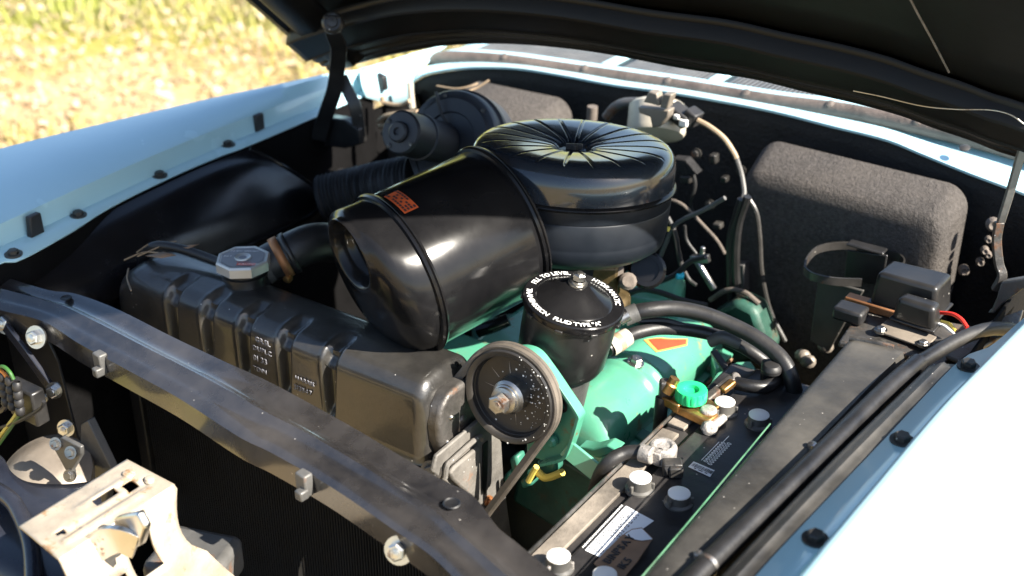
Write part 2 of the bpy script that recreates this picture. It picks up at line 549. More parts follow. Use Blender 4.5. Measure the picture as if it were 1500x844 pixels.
for u, v, h, w in ((55, 345, .032, .022), (381, 192, .030, .020)):
    b0 = P(u, v, z=.959)
    bm = BM()
    t = Vector((-.10, .99, 0)).normalized()
    s = Vector((.99, .10, 0))
    prism(bm, [b0-t*w*.55-s*.008, b0+t*w*.55-s*.008, b0+t*w*.45-s*.006+Vector((0, 0, h)), b0-t*w*.45-s*.006+Vector((0, 0, h))], s*.010)
    st = obj('bump_stop', bm, 'rubber', fender, bevel=.002)
    bm = BM(); cyl(bm, b0+s*.003+Vector((0, 0, h*.72)), b0+s*.0055+Vector((0, 0, h*.72)), .0028, 12)
# rear shoulder of the far side: the sunlit painted panel behind the fender (cowl end)
# ---- near fender
nf_px = [(1040, 930), (1108, 844), (1200, 745), (1300, 640), (1404, 531), (1451, 508), (1500, 467), (1560, 420)]
ne_px = [(1080, 960), (1172, 844), (1281, 713), (1375, 602), (1440, 535), (1500, 474), (1560, 412)]
nfl = [P(u, v, z=.962) for u, v in nf_px]
ned = [P(u, v, z=.993) for u, v in ne_px]
nfl.insert(0, nfl[0]+(nfl[0]-nfl[2])*1.5)
ned.insert(0, ned[0]+(ned[0]-ned[2])*1.5)
B0, B1 = smooth_path(nfl, fl_n), smooth_path(ned, fl_n)
under = [Vector((p.x+.006, p.y, .964)) for p in B1]
rows = [B0, under, B1,
        [p+Vector((.004, 0, .004)) for p in B1], [p+Vector((.010, 0, .0055)) for p in B1], [p+Vector((.020, 0, .0065)) for p in B1], [p+Vector((.09, .0, .011)) for p in B1], [Vector((max(p.x+.2, -.06), p.y, 1.0)) for p in B1],
        [Vector((.02, p.y, .94)) for p in B1], [Vector((.055, p.y, .82)) for p in B1], [Vector((.06, p.y, .6)) for p in B1], [Vector((.04, p.y, .32)) for p in B1]]
bm = BM(); grid(bm, rows)
fender2 = obj('fender', bm, 'blue_paint', car, ang=32, solid=.0025)
for u, v in ((1194, 790), (1321, 645), (1418, 537), (1285, 832)):
    if u == 1285: u, v = 1130, 872
    bolt(fender2, P(u, v, z=.9645), (0, 0, 1), .0085, 'black_dusty', .007, 1.5)

# ---- far wheel housing (black domed inner panel)
wrows = [[(-20, 412, -1.435), (30, 386, -1.44), (100, 347, -1.44), (165, 308, -1.44), (250, 266, -1.44), (318, 236, -1.44), (362, 219, -1.44)],
         [(0, 420, -1.42), (60, 395, -1.415), (130, 362, -1.412), (200, 322, -1.41), (290, 277, -1.41), (360, 247, -1.41), (405, 238, -1.415)],
         [(30, 432, -1.40), (90, 412, -1.39), (165, 385, -1.385), (250, 348, -1.38), (335, 312, -1.38), (400, 280, -1.385), (446, 263, -1.395)],
         [(60, 445, -1.385), (120, 432, -1.375), (205, 407, -1.37), (300, 370, -1.365), (380, 334, -1.365), (440, 305, -1.37), (473, 284, -1.385)],
         [(75, 455, -1.385), (140, 445, -1.372), (220, 421, -1.368), (310, 384, -1.362), (392, 346, -1.362), (450, 318, -1.368), (478, 293, -1.385)],
         [(80, 465, -1.40), (145, 456, -1.385), (225, 432, -1.38), (314, 394, -1.375), (396, 355, -1.375), (455, 327, -1.38), (484, 299, -1.40)]]
wrows = [[P(u, v, x=x) for u, v, x in r] for r in wrows]
bm = BM(); sheet2(bm, wrows, 60, 40)
wh = obj('wheel_housing', bm, 'panel_black', car, ang=70)
bm = BM(); tube(bm, [wrows[0][-1]+Vector((.002, .004, 0)), wrows[1][-1], wrows[2][-1], wrows[3][-1], wrows[4][-1]+Vector((0, .002, 0)), wrows[4][-2], wrows[4][-3], wrows[4][-4], wrows[4][-5]], .0035, 8, 70); obj('rolled_edge', bm, 'black_gloss', wh)
# side wall behind it and under the fender flange
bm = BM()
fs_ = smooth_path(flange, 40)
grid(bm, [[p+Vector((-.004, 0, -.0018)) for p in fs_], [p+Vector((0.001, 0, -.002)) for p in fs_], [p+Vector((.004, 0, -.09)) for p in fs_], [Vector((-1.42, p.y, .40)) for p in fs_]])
obj('side_apron', bm, 'shade_black', car)

# ---- radiator support: top channel with a pressed bead
back_px = [(-60, 392), (0, 404), (40, 416), (76, 426), (110, 430), (170, 452), (252, 493), (330, 530), (400, 562), (517, 626), (600, 676), (650, 704), (693, 726), (728, 771), (751, 790), (810, 838), (870, 880)]
ridge_px = [(-60, 430), (0, 447), (64, 464), (117, 496), (193, 537), (263, 575), (351, 631), (400, 655), (488, 705), (575, 764), (634, 805), (681, 850), (740, 905)]
fb_px = [(-60, 468), (0, 487), (76, 508), (129, 527), (246, 589), (328, 639), (410, 686), (490, 742), (575, 800), (628, 840), (690, 900)]
bk = [P(u, v, z=.932) for u, v in back_px]
rg = [P(u, v, z=.930) for u, v in ridge_px]
NS = 90
bk, rg = smooth_path(bk, NS), smooth_path(rg, NS)
fbx = [P(u, v, y=None, z=None, x=None, d=1.0) for u, v in fb_px]
rows = [[] for _ in range(16)]
for i in range(NS):
    b, f = bk[i], rg[i]
    s = i/(NS-1)
    ramp = min(1, s/.08)*min(1, (1-s)/.03)
    seq = []
    for k in range(13):
        a = k/12
        p = b.lerp(f, a)
        bead = math.exp(-((a-.60)/.085)**2)*.0075*ramp - math.exp(-((a-.28)/.16)**2)*.004
        p = p+Vector((0, 0, bead-(.004 if a > .97 else 0)))
        seq.append(p)
    n = (f-b); n.z = 0; n.normalize()
    seq.append(f+n*.003+Vector((0, 0, -.006)))
    seq.append(f+n*.004+Vector((0, 0, -.034)))
    seq.append(f+n*.000+Vector((0, 0, -.037)))
    for k in range(16): rows[k].append(seq[k])
rows.insert(0, [p+Vector((0, 0, -.012)) for p in rows[0]])
bm = BM(); grid(bm, rows)
support = obj('radiator_support', bm, 'support_paint', car, ang=45)
# slotted hole dots (painted dark cups set in the top)
for u, v, r in ((97, 437, .006), (662, 738, .0075)):
    c = P(u, v, z=.9325)
    bm = BM(); lathe(bm, c, (0, 0, 1), [(r*1.25, .0006), (r*1.1, .0016), (r*.95, .0006), (r*.9, .0004), (0, .0002)], 24)
    obj('hole', bm, 'core_black', support)
for u, v in ((148, 531), (446, 708)):
    c = P(u, v, z=.915)
    bm = BM(); box(bm, c, (.016, .012, .028), X=(.97, -.1, 0)); box(bm, c+Vector((.003, -.008, -.008)), (.011, .012, .012), X=(.97, -.1, 0))
    obj('clip', bm, 'copper' if u == 999 else 'grey_bracket', support, bevel=.002)
for u, v in ((588, 803), (12, 471), (57, 492)):
    bolt(support, P(u, v, z=.905)+Vector((0, -.004, 0)), (.25, -.9, .35), .0095, 'zinc', .009, 1.6, stud=True)
# support side plate, brace, lower tie (far side front)
pl = [(-40, 450), (70, 500), (84, 530), (112, 640), (150, 700), (170, 760), (60, 760), (-60, 720)]
bm = BM(); prism(bm, [P(u, v, y=.835) for u, v in pl], (0, .004, 0))
sp = obj('side_plate', bm, 'black_satin', car, bevel=.001)
bm = BM(); ribbon(bm, [P(8, 478, y=.80), P(40, 520, y=.80), P(76, 570, y=.80)], (.8, 0, .5), .017, .006); obj('brace', bm, 'blue_black', car, bevel=.0015)
bm = BM(); prism(bm, [P(118, 622, y=.80), P(128, 616, y=.80), P(164, 690, y=.80), P(150, 760, y=.80), P(116, 700, y=.80)], (0, .012, 0))
obj('tie_bracket', bm, 'grey_bracket', car, bevel=.0015)
for u, v, r in ((80, 572, .008), (97, 627, .0085), (40, 580, .005), (64, 583, .0045)):
    bolt(sp, P(u, v, y=.797), (.45, -.85, .25), r, 'zinc', .009, 1.4, stud=True)
# front frame posts and lower pan closing the bay
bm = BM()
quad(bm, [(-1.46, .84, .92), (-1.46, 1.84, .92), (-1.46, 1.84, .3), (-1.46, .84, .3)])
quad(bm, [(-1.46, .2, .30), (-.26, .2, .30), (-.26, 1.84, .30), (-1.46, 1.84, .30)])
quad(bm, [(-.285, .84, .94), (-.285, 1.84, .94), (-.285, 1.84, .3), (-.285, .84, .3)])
obj('bay_lining', bm, 'shade_black', car, solid=.004)

# ---- header panel at the very front (grille top)
hp = [[P(-60, 640, z=.80), P(0, 668, z=.80), P(14, 690, z=.80), P(40, 707, z=.80), P(90, 711, z=.80), P(140, 706, z=.80)],
      [P(-60, 680, z=.80), P(0, 700, z=.80), P(30, 722, z=.80), P(60, 740, z=.80), P(110, 744, z=.80), P(150, 740, z=.80)],
      [P(-60, 730, z=.79), P(-10, 750, z=.79), P(20, 770, z=.79), P(50, 785, z=.79), P(110, 800, z=.79), P(160, 800, z=.79)],
      [P(-80, 790, z=.785), P(-20, 815, z=.785), P(20, 835, z=.785), P(60, 850, z=.785), P(120, 870, z=.785), P(180, 880, z=.785)],
      [P(-80, 850, z=.74), P(-20, 880, z=.74), P(20, 900, z=.74), P(60, 920, z=.74), P(120, 940, z=.74), P(180, 960, z=.74)]]
bm = BM(); sheet2(bm, hp, 30, 20)
obj('header_panel', bm, 'blue_black', car, ang=60, solid=.003)
bm = BM()
tube(bm, [P(-40, 700, z=.815), P(10, 728, z=.815), P(30, 755, z=.81), P(45, 800, z=.80), P(50, 870, z=.79)], .010, 12)
obj('header_bead', bm, 'blue_black', car)

# ---- right inner fender: battery-side plate, pressed groove, pipe-like ridge, outer slope
bm = BM()
pa = [P(u, v, z=.936) for u, v in ((900, 890), (945, 841), (1093, 670), (1243, 498))]
pb = [P(u, v, z=.938) for u, v in ((965, 890), (1008, 842), (1165, 680), (1322, 516))]
n = 50
a_, b_ = smooth_path(pa, n), smooth_path(pb, n)
rows = [[p+Vector((-.001, 0, -.22)) for p in a_], [p+Vector((-.001, 0, -.006)) for p in a_], [p+Vector((.002, 0, -.001)) for p in a_]]
for k in range(1, 8): rows.append([a_[i].lerp(b_[i], k/8)+Vector((0, 0, .0015*math.sin(math.pi*k/8))) for i in range(n)])
rows += [b_, [p+Vector((.004, 0, -.012)) for p in b_], [p+Vector((.006, 0, -.016)) for p in b_]]
grid(bm, rows)
inner = obj('inner_fender', bm, 'black_dirty', car, ang=45, solid=.002)
# rolled end lip
bm = BM(); tube(bm, [a_[-1]+Vector((0, .003, .001)), a_[-1].lerp(b_[-1], .5)+Vector((0, .003, .003)), b_[-1]+Vector((-.012, .003, .001))], .0035, 8)
obj('plate_lip', bm, 'dirty_steel', inner)
# slope between ridge and flange
c0 = smooth_path([P(u, v, z=.955) for u, v in ((1015, 895), (1058, 845), (1145, 752), (1250, 645), (1362, 537))], n)
fl2 = smooth_path([P(u, v, z=.962) for u, v in ((1062, 895), (1106, 845), (1200, 743), (1300, 638), (1400, 533))], n)
c1 = [p+Vector((.001, 0, -.002)) for p in fl2]
rows = [[p+Vector((-.012, 0, -.03)) for p in c0], c0]
for k in range(1, 9):
    a = k/8
    rows.append([c0[i].lerp(c1[i], a)+Vector((0, 0, .002*math.sin(a*math.pi)+.0035*math.exp(-((a-.45)/.09)**2))) for i in range(n)])
bm = BM(); grid(bm, rows)
obj('apron', bm, 'black_dirty', inner, ang=50, solid=.002)
for u, v in ((1190, 651), (1024, 812)):
    bm = BM(); lathe(bm, P(u, v, z=.943), (0, 0, 1), [(.005, -.004), (.005, .001), (.003, .0025), (0, .003)], 14); obj('rivet', bm, 'steel', inner)
# shelf behind the plate (dusty steel ledge)
bm = BM()
prism(bm, [P(u, v, z=.912) for u, v in ((1228, 500), (1262, 448), (1385, 470), (1430, 478), (1375, 545), (1330, 518))], (0, 0, -.010))
obj('shelf', bm, 'dirty_steel', inner, bevel=.003)
bm = BM()
prism(bm, [P(u, v, z=.925) for u, v in ((1385, 520), (1445, 472), (1500, 452), (1492, 478), (1405, 528))], (0, 0, -.006))
obj('gusset', bm, 'dirty_steel', inner, bevel=.002)
# dark rubber pipe (conduit) lying on the ridge
bm = BM()
pp = [P(960, 905, z=.940), P(1034, 830, z=.941), P(1122, 745, z=.942), P(1212, 657, z=.943), P(1297, 573, z=.944), P(1345, 531, z=.945)]
tube(bm, pp, lambda t: .0112, 18, 60)
cond = tag(obj('conduit', bm, 'hose_rubber'), 'thick black pipe lying along the ridge beside the near blue fender', 'pipe')
bm = BM()
tube(bm, [P(1338, 537, z=.945), P(1362, 522, z=.946), P(1400, 500, z=.947), P(1440, 484, z=.945), P(1475, 482, z=.935), P(1500, 490, z=.92)], .0088, 14, 40)
obj('sleeve', bm, 'hose_rubber', cond)
bm = BM(); lathe(bm, pp[1], pp[1]-pp[2], [(.0122, -.004), (.0122, .001), (.0112, .001), (.0112, .0), ], 20)
obj('band', bm, 'steel', cond)
bm = BM(); tube(bm, [P(1034, 829, z=.941), P(990, 872, z=.94), P(950, 915, z=.938)], .0102, 14, 10); obj('pipe_end', bm, 'dirty_steel', cond)

# ---- cowl, seal, vents
cf_px = [(600, 121), (622, 108), (660, 101), (700, 98), (760, 100), (830, 111), (900, 124), (975, 134), (1064, 149), (1139, 164), (1218, 184), (1298, 204), (1348, 224), (1422, 254), (1500, 283), (1560, 308)]
se_px = [(629, 86), (660, 83), (738, 88), (838, 102), (940, 117), (1019, 129), (1129, 147), (1243, 162), (1348, 184), (1447, 208), (1530, 232)]
cfr = smooth_path([PC(u, v, 1.76, .05) for u, v in cf_px], 70)
ser = smooth_path([PC(u, v, 1.83, .06) for u, v in se_px], 70)
bm = BM()
rows = [[p+Vector((0, .010, -.004)) for p in cfr], [p+Vector((0, 0.001, -.003)) for p in cfr], cfr,
        [cfr[i].lerp(ser[i], .45)+Vector((0, 0, .001)) for i in range(70)],
        [cfr[i].lerp(ser[i], .62)+Vector((0, 0, -.010)) for i in range(70)],
        [p+Vector((0, 0, -.020)) for p in ser],
        [p+Vector((0, .016, -.012)) for p in ser],
        [p+Vector((0, .018, .002)) for p in ser], [p+Vector((0, .024, .005)) for p in ser], [p+Vector((0, .034, .005)) for p in ser],
        [p+Vector((0, .036, -.002)) for p in ser], [p+Vector((0, .118, -.002)) for p in ser], [p+Vector((0, .122, .006)) for p in ser], [p+Vector((0, .34, .02)) for p in ser]]
grid(bm, rows)
cowl = obj('cowl', bm, 'blue_paint', car, ang=35, solid=.002)
bm = BM(); tube(bm, [p+Vector((0, 0, -.002)) for p in ser], .0132, 12, 120)
obj('hood_seal', bm, 'seal_rubber', cowl)
# bumps on the seal clips
for i in (10, 20, 30, 39, 48, 57):
    bm = BM(); lathe(bm, ser[i]+Vector((0, -.006, .0085)), (0, -.5, .8), [(.008, -.004), (.007, .002), (.003, .004), (0, .0045)], 10)
    obj('seal_clip', bm, 'seal_rubber', cowl)
# vent grille: many thin slats in a tray
bm = BM()
for i in range(112):
    s = i/111*.86+.07
    k = s*69; j = int(k); f = k-j
    p = ser[j].lerp(ser[min(69, j+1)], f)
    if any(abs(s-q) < .012 for q in (.315, .50, .685)): continue
    box(bm, p+Vector((0, .077, .0022)), (.0030, .080, .0022), X=(1, 0, 0))
vg = obj('vent_grille', bm, 'grille_metal', cowl); vg['kind'] = 'stuff'
bm = BM(); grid(bm, [[p+Vector((0, .037, -.0005)) for p in ser[4:66]], [p+Vector((0, .117, -.0005)) for p in ser[4:66]]]); obj('vent_tray', bm, 'core_black', cowl)
for s in (.315, .50, .685):
    bm = BM(); p = ser[int(s*69)]; box(bm, p+Vector((0, .077, .0025)), (.020, .080, .008))
    obj('grille_bar', bm, 'blue_paint', cowl, bevel=.002)
bm = BM()
p = P(766, 66, y=2.03)
lathe(bm, p, (.1, -.2, 1), [(.020, -.02), (.018, .004), (.012, .010), (0, .011)], 20); box(bm, p+Vector((-.03, .0, .006)), (.05, .014, .008), X=(1, .3, .1))
obj('wiper_pivot', bm, 'chrome', cowl, bevel=.001)
bm = BM(); lathe(bm, P(1413, 217, y=1.80), (0, -.3, 1), [(.008, 0), (.008, .001), (.005, .0025), (0, .003)], 16)
obj('grommet', bm, 'black_dusty', cowl)
# cowl side shoulder on the far side: sunlit panel between fender and cowl
sh = [[P(u, v, z=1.0) for u, v in ((526, 101), (560, 92), (610, 77), (655, 66))],
      [P(u, v, x=-1.452) for u, v in ((528, 112), (560, 106), (600, 97), (640, 79))],
      [P(u, v, x=-1.447) for u, v in ((530, 126), (560, 126), (585, 122), (606, 112))],
      [P(u, v, x=-1.443) for u, v in ((536, 143), (562, 150), (585, 152), (605, 148))]]
bm = BM(); sheet(bm, sh, 24)
obj('cowl_side', bm, 'blue_paint', car, ang=50, solid=.002)
b0 = P(556, 132, z=.96)
bm = BM(); prism(bm, [b0+Vector((-.012, 0, 0)), b0+Vector((.012, 0, 0)), b0+Vector((.010, 0, .026)), b0+Vector((-.008, 0, .03))], (0, .012, 0))
obj('bump_stop', bm, 'rubber', fender, bevel=.002)

# ---- firewall with two padded bulges
bm = BM()
rows = [[p+Vector((0, .007, -.006)) for p in cfr], [p+Vector((0, .010, -.03)) for p in cfr],
        [Vector((p.x, p.y+.012, .93)) for p in cfr], [Vector((p.x, 1.815, .86)) for p in cfr], [Vector((p.x, 1.81, .6)) for p in cfr], [Vector((p.x, 1.74, .3)) for p in cfr]]
grid(bm, rows)
fire = obj('firewall', bm, 'undercoat', car, solid=.003)


def pad(corners, depth, name, rr=.05):
    """stuffed pad: rounded outline on the wall, flat raised face, sloped sides"""
    (x0, x1, z0, z1), y = corners, 1.738
    def outline(ins, yy, zs=0):
        out = []
        a0, a1, b0, b1 = x0+ins, x1-ins, z0+ins, z1-ins-zs
        r = max(.008, rr-ins*.5)
        for cx, cz, st in ((a1-r, b1-r, 0), (a0+r, b1-r, 90), (a0+r, b0+r, 180), (a1-r, b0+r, 270)):
            for k in range(9):
                a = R(st+k*11.25)
                px = cx+r*math.cos(a); pz = cz+r*math.sin(a)
                # crowned top edge
                pz += -.010*((px-(x0+x1)/2)/(x1-x0)*2)**2*((pz-z0)/(z1-z0)) + slope*(px-(x0+x1)/2)*((pz-z0)/(z1-z0))
                out.append(Vector((px, yy+.03*(1-((px+.87)/.62)**2), pz)))
        return out
    slope = .0
    rows = [outline(0, y), outline(.000, y-.006), outline(.004, y-depth*.5, .006), outline(.008, y-depth*.93, .014), outline(.012, y-depth*1.0, .019), outline(.020, y-depth-.004, .026)]
    bm = BM(); V = grid(bm, rows, close_v=True); bm.faces.new(V[-1])
    return obj(name, bm, 'tar_pad', fire, ang=60)


pad((-.738, -.405, .62, 1.000), .082, 'insulation_pad', .032)
slope_ = 0
pad((-1.31, -1.09, .70, .990), .125, 'insulation_pad', .03)
# ---- hood (underside seen)
hr_px = [(482, 101), (505, 93), (560, 78), (600, 70), (640, 63), (700, 59), (760, 60), (830, 66), (900, 76), (1000, 95), (1100, 110), (1179, 129), (1258, 147), (1323, 165), (1368, 182), (1422, 200), (1462, 216), (1500, 228), (1560, 252)]
rear = [PC(u, v, 1.57, -.05) for u, v in hr_px]
NH = 80
rear = smooth_path(rear, NH)
SL = Vector((0, -.728, .685))          # up the open hood, towards its front
NU = Vector((0, .685, .728))           # out of the outer skin


def hood_row(s, lift, x_in=0., curve=0.):
    out = []
    for i, p in enumerate(rear):
        t = (p.x+.87)/.62
        yv = 1.58+.14*(1-t*t)
        # the front of the hood is straight: the bow of the rear edge dies out
        q = p+SL*s+NU*lift
        pass
        q = q-SL*min(1, s/1.2)*0
        out.append(q)
    return out


bm = BM(); grid(bm, [hood_row(s, .028-.0*s) for s in (-.006, .0, .04, .08, .12, .17, .2, .5, .8, 1.1, 1.25)]+[hood_row(1.27, -.0)])
hood = obj('hood', bm, 'blue_paint', car, ang=40, solid=.002)
bm = BM()
prof = [(-.012, .026), (-.014, .010), (-.010, .000), (-.004, -.003), (.006, -.003), (.010, .001), (.0125, .001), (.016, -.004), (.024, -.005), (.027, .000), (.0295, .000), (.033, -.006), (.046, -.008), (.049, -.003), (.052, -.003), (.0555, -.012), (.058, -.0165), (.060, -.0185), (.0625, -.0165), (.066, -.0168), (.112, -.0168), (.1155, -.0165), (.118, -.0185), (.1205, -.0165), (.1235, -.010), (.126, .002), (.135, .008)]
grid(bm, [hood_row(s, l) for s, l in prof])
obj('rear_brace', bm, 'hood_black', hood, ang=22, solid=.0015)
bm = BM(); grid(bm, [hood_row(s, .010+.010*math.sin(s*3)) for s in (.12, .2, .35, .5, .7, .9, 1.1, 1.24)])
obj('inner_panel', bm, 'hood_black', hood, ang=50, solid=.0015)
# side brace along the far edge, with its own double roll
bm = BM()
def side_row(dx, lift, sx=-1):
    x = rear[0].x+dx+.022
    j = min(range(NH), key=lambda k: abs(rear[k].x-x))
    base = Vector((x, rear[j].y, rear[j].z))
    return [base+SL*s+NU*(lift+.0*s)for s in (.004, .03, .06, .1, .14, .2, .4, .7, 1.0, 1.24)]
grid(bm, [side_row(d-.035, l) for d, l in ((-.010, .030), (-.012, .010), (-.004, .002), (.012, .001), (.018, .006), (.030, .008), (.040, -.006), (.055, -.014), (.095, -.016), (.11, -.006), (.12, .010))])
obj('side_brace', bm, 'hood_black', hood, ang=35, solid=.0015)
# painted corner skin visible under the brace
def PH(u, v, lift):
    q0 = rear[NH//2]+NU*lift
    r = FW*FPX+RT*(u-750)-UP*(v-422)
    return CAM+r*((q0-CAM).dot(NU)/r.dot(NU))
# seam across the inner panel and the release cable
bm = BM()
tube(bm, [PH(u, v, .012) for u, v in ((1330, -8), (1342, 16), (1366, 60), (1390, 106))], .0013, 6, 20)
obj('seam', bm, 'dull_tan', hood)
bm = BM()
tube(bm, [PC(u, v, 1.455, -.05) for u, v in ((1250, 133), (1290, 141), (1350, 155), (1400, 160), (1450, 161), (1480, 168), (1500, 182))], .0010, 6, 60)
tag(obj('release_cable', bm, 'steel'), 'thin bright wire running along the underside of the hood rear edge', 'wire')

# hood hinges
def part(name, par, label=None):
    o = bpy.data.objects.new(name, None); COL.objects.link(o); o.parent = par; o.empty_display_size = .03
    if label: o['label'] = label
    return o
hinge = part('hood_hinge', car, 'dark strap hood hinge with crossed arms beside the far fender')
wd = Vector((.6, .75, .1))
HT = P(487, 33, y=1.50)
def arm(pxs, y, w, par=hinge, th=.006, m='black_satin'):
    bm = BM(); ribbon(bm, [P(u, v, y=y-.10*max(0, 110-v)/90) for u, v in pxs], RT, w, th); return obj('hinge_arm', bm, m, par, bevel=.0012)
arm([(487, 24), (489, 50), (496, 70), (494, 100), (490, 130), (480, 160), (471, 186), (466, 205)], 1.50, .026)
arm([(500, 112), (509, 132), (520, 155), (524, 175), (527, 200)], 1.53, .021)
bm = BM(); lathe(bm, P(487, 33, y=1.405), (-FW).normalized(), [(.017, -.01), (.017, 0), (.013, .004), (.009, .004), (.008, .007), (0, .008)], 20); obj('hinge_pivot', bm, 'black_dusty', hinge)
bm = BM(); prism(bm, [P(u, v, y=1.52) for u, v in ((462, 182), (480, 172), (505, 176), (525, 190), (527, 212), (505, 218), (475, 214), (458, 202))], (0, .02, 0)); obj('hinge_plate', bm, 'black_satin', hinge, bevel=.002)
bm = BM(); tube(bm, [P(470, 228, y=1.52), P(468, 245, y=1.52), P(480, 256, y=1.52), P(505, 258, y=1.52)], .009, 10); obj('hinge_spring', bm, 'black_satin', hinge)

hinge2 = part('hood_hinge', car, 'thin bare metal hinge rod and bracket at the near end of the firewall')
bm = BM(); ribbon(bm, [P(1512, 170, y=1.52), P(1497, 220, y=1.53), P(1480, 280, y=1.54), P(1466, 325, y=1.55)], RT, .010, .006); obj('hinge_arm', bm, 'grey_bracket', hinge2, bevel=.001)
bm = BM(); ribbon(bm, [P(1464, 325, y=1.55), P(1460, 352, y=1.55), P(1463, 385, y=1.55), P(1468, 405, y=1.55), P(1458, 425, y=1.55)], RT, .011, .008); obj('hinge_arm', bm, 'dirty_steel', hinge2, bevel=.001)
bm = BM()
prism(bm, [P(u, v, y=1.54) for u, v in ((1466, 414), (1500, 408), (1540, 404), (1540, 420), (1498, 424), (1470, 445), (1456, 460), (1446, 459), (1452, 455), (1460, 436))], (0, .012, 0))
obj('hinge_bracket', bm, 'grey_bracket', hinge2, bevel=.002)

# ================================================================== RADIATOR
rad = thing('radiator', 'dirty black radiator with ribbed top tank across the front of the bay', 'radiator', (-1.05, 1.02, .5))
XL, XR = -1.345, -.790
YC, ZB, ZT = 1.018, .815, .925


def tank_section(x, hs=1.0, ws=1.0):
    """closed profile in y,z for the tank"""
    pts = []
    hw, r = .052*ws, .026
    zt = ZB+(ZT-ZB)*hs
    # from front bottom up, over and down the back
    pts.append((YC-hw-.006, ZB)); 
    for k in range(10): pts.append((YC-hw-.004+.004*k/10, ZB+(zt-r-ZB)*(k+.5)/10))
    for k in range(11):
        a = R(180-90*k/10); pts.append((YC-hw+r+r*math.cos(a), zt-r+r*math.sin(a)))
    for k in range(1, 6): pts.append((YC-hw+r+(2*hw-2*r)*k/6, zt+.003*math.sin(math.pi*k/6)))
    for k in range(11):
        a = R(90-90*k/10); pts.append((YC+hw-r+r*math.cos(a), zt-r+r*math.sin(a)))
    for k in range(1, 5): pts.append((YC+hw, zt-r-(zt-r-ZB)*k/4))
    return pts


ribs = [P(u, v, y=YC-.054).x for u, v in ((249, 450), (302, 482), (357, 515), (417, 548), (483, 585))]
NX = 460
rows = []
for i in range(NX+1):
    s = i/NX
    x = XL+(XR-XL)*s
    dl, dr = x-XL, XR-x
    e = 1.0
    for dd, er in ((dl, .045), (dr, .020)):
        if dd < er: e = min(e, math.sqrt(max(0, 1-(1-dd/er)**2)))
    e2 = .80+.20*e
    sec = tank_section(x, .62+.38*e if e < 1 else 1, e2)
    row = []
    for k, (y, z) in enumerate(sec):
        d = 0
        for rx in ribs:
            q = (x-rx)
            fz = min(1, max(0, (z-ZB-.008)/.02))
            # a hollow with a sharp near wall: narrow at the foot, wide at the shoulder
            wdt = .005+.0055*max(0, (z-ZB)/(ZT-ZB))
            g = math.exp(-(q/wdt)**4)
            edge = math.exp(-((q+wdt*1.25)/(.0045))**2)*.35
            if y < YC-.015: d += (g-.3*edge)*fz*(1 if z < ZT-.004 else .45)
        ny = 1 if z < ZT-.02 else .45
        row.append(Vector((x, y+.014*d*ny, z-.012*d*(1 if z > ZT-.022 else 0))))
    rows.append(row)
bm = BM(); V = grid(bm, rows); bm.faces.new(V[0]); bm.faces.new(V[-1])
tank = obj('tank', bm, 'tank_paint', rad, ang=55)
# raised stamping on the tank front (illegible cast lines)
def stamp(lines):
    bm = BM()
    for txt, px, size in lines:
        text_on(bm, txt, size, P(*px, y=YC-.0560), (1, 0, 0), (0, 0, 1))
    o = obj('stamping', bm, 'grey_label', rad, solid=.0008); o['kind'] = 'stuff'
stamp((('GRSL', (374, 500), .011), ('DUPLC', (371, 512), .010), ('01 33', (371, 527), .012), ('TENN', (371, 541), .009)))
stamp((('HARRIS', (433, 556), .009), ('3131147', (431, 570), .011)))
# end plate with pressed edge
bm = BM()
xe = XR+.003
pts = [(YC-.034, ZB+.000), (YC-.046, ZB+.035), (YC-.047, ZB+.060), (YC-.040, ZB+.082), (YC-.025, ZB+.094), (YC+.022, ZB+.096), (YC+.038, ZB+.086), (YC+.045, ZB+.06), (YC+.046, ZB+.02), (YC+.030, ZB+.000)]
prism(bm, [(xe-.010, a, b) for a, b in pts], (.022, 0, 0))
endp = obj('end_plate', bm, 'dirty_steel', rad, bevel=.006, segs=4)
for a, b, r in ((-.022, .060, .004), (.0, .044, .007), (.028, .050, .005), (.020, .060, .003), (-.03, .028, .004), (-.012, .014, .008)):
    bm = BM(); lathe(bm, (XR+.0145, YC+a, ZB+b), (1, 0, 0), [(r*1.2, -.002), (r, .001), (r*.6, .003), (0, .0035)], 12)
    obj('solder_blob', bm, 'steel' if r < .006 else 'dirty_steel', rad)
# side bracket down the right end
bm = BM()
prism(bm, [P(u, v, x=-.765) for u, v in ((634, 692), (640, 668), (706, 612), (722, 622), (735, 648), (738, 700), (750, 788), (734, 778), (700, 742))], (-.006, 0, 0))
br = obj('side_bracket', bm, 'dusty_bracket', rad, bevel=.002)
bm = BM()
prism(bm, [P(u, v, x=-.757) for u, v in ((660, 694), (667, 684), (703, 654), (704, 700), (703, 736), (688, 726), (664, 704))], (-.007, 0, 0)); obj('bracket_rib', bm, 'dusty_bracket', br, bevel=.003)
bm = BM()
tube(bm, [P(u, v, x=-.759) for u, v in ((652, 700), (655, 682), (664, 673), (700, 641), (707, 644))], .0035, 8); obj('bracket_edge', bm, 'dusty_bracket', br)
bm = BM(); prism(bm, [P(u, v, x=-.7635) for u, v in ((708, 652), (715, 646), (714, 700), (711, 724), (707, 716))], (-.003, 0, 0)); obj('slot', bm, 'core_black', br)
bolt(br, P(716, 734, x=-.763), (1, 0, 0), .005, 'copper', .003)
bolt(br, P(632, 690, y=.955), (.3, -.9, .3), .009, 'dirty_steel', .006)
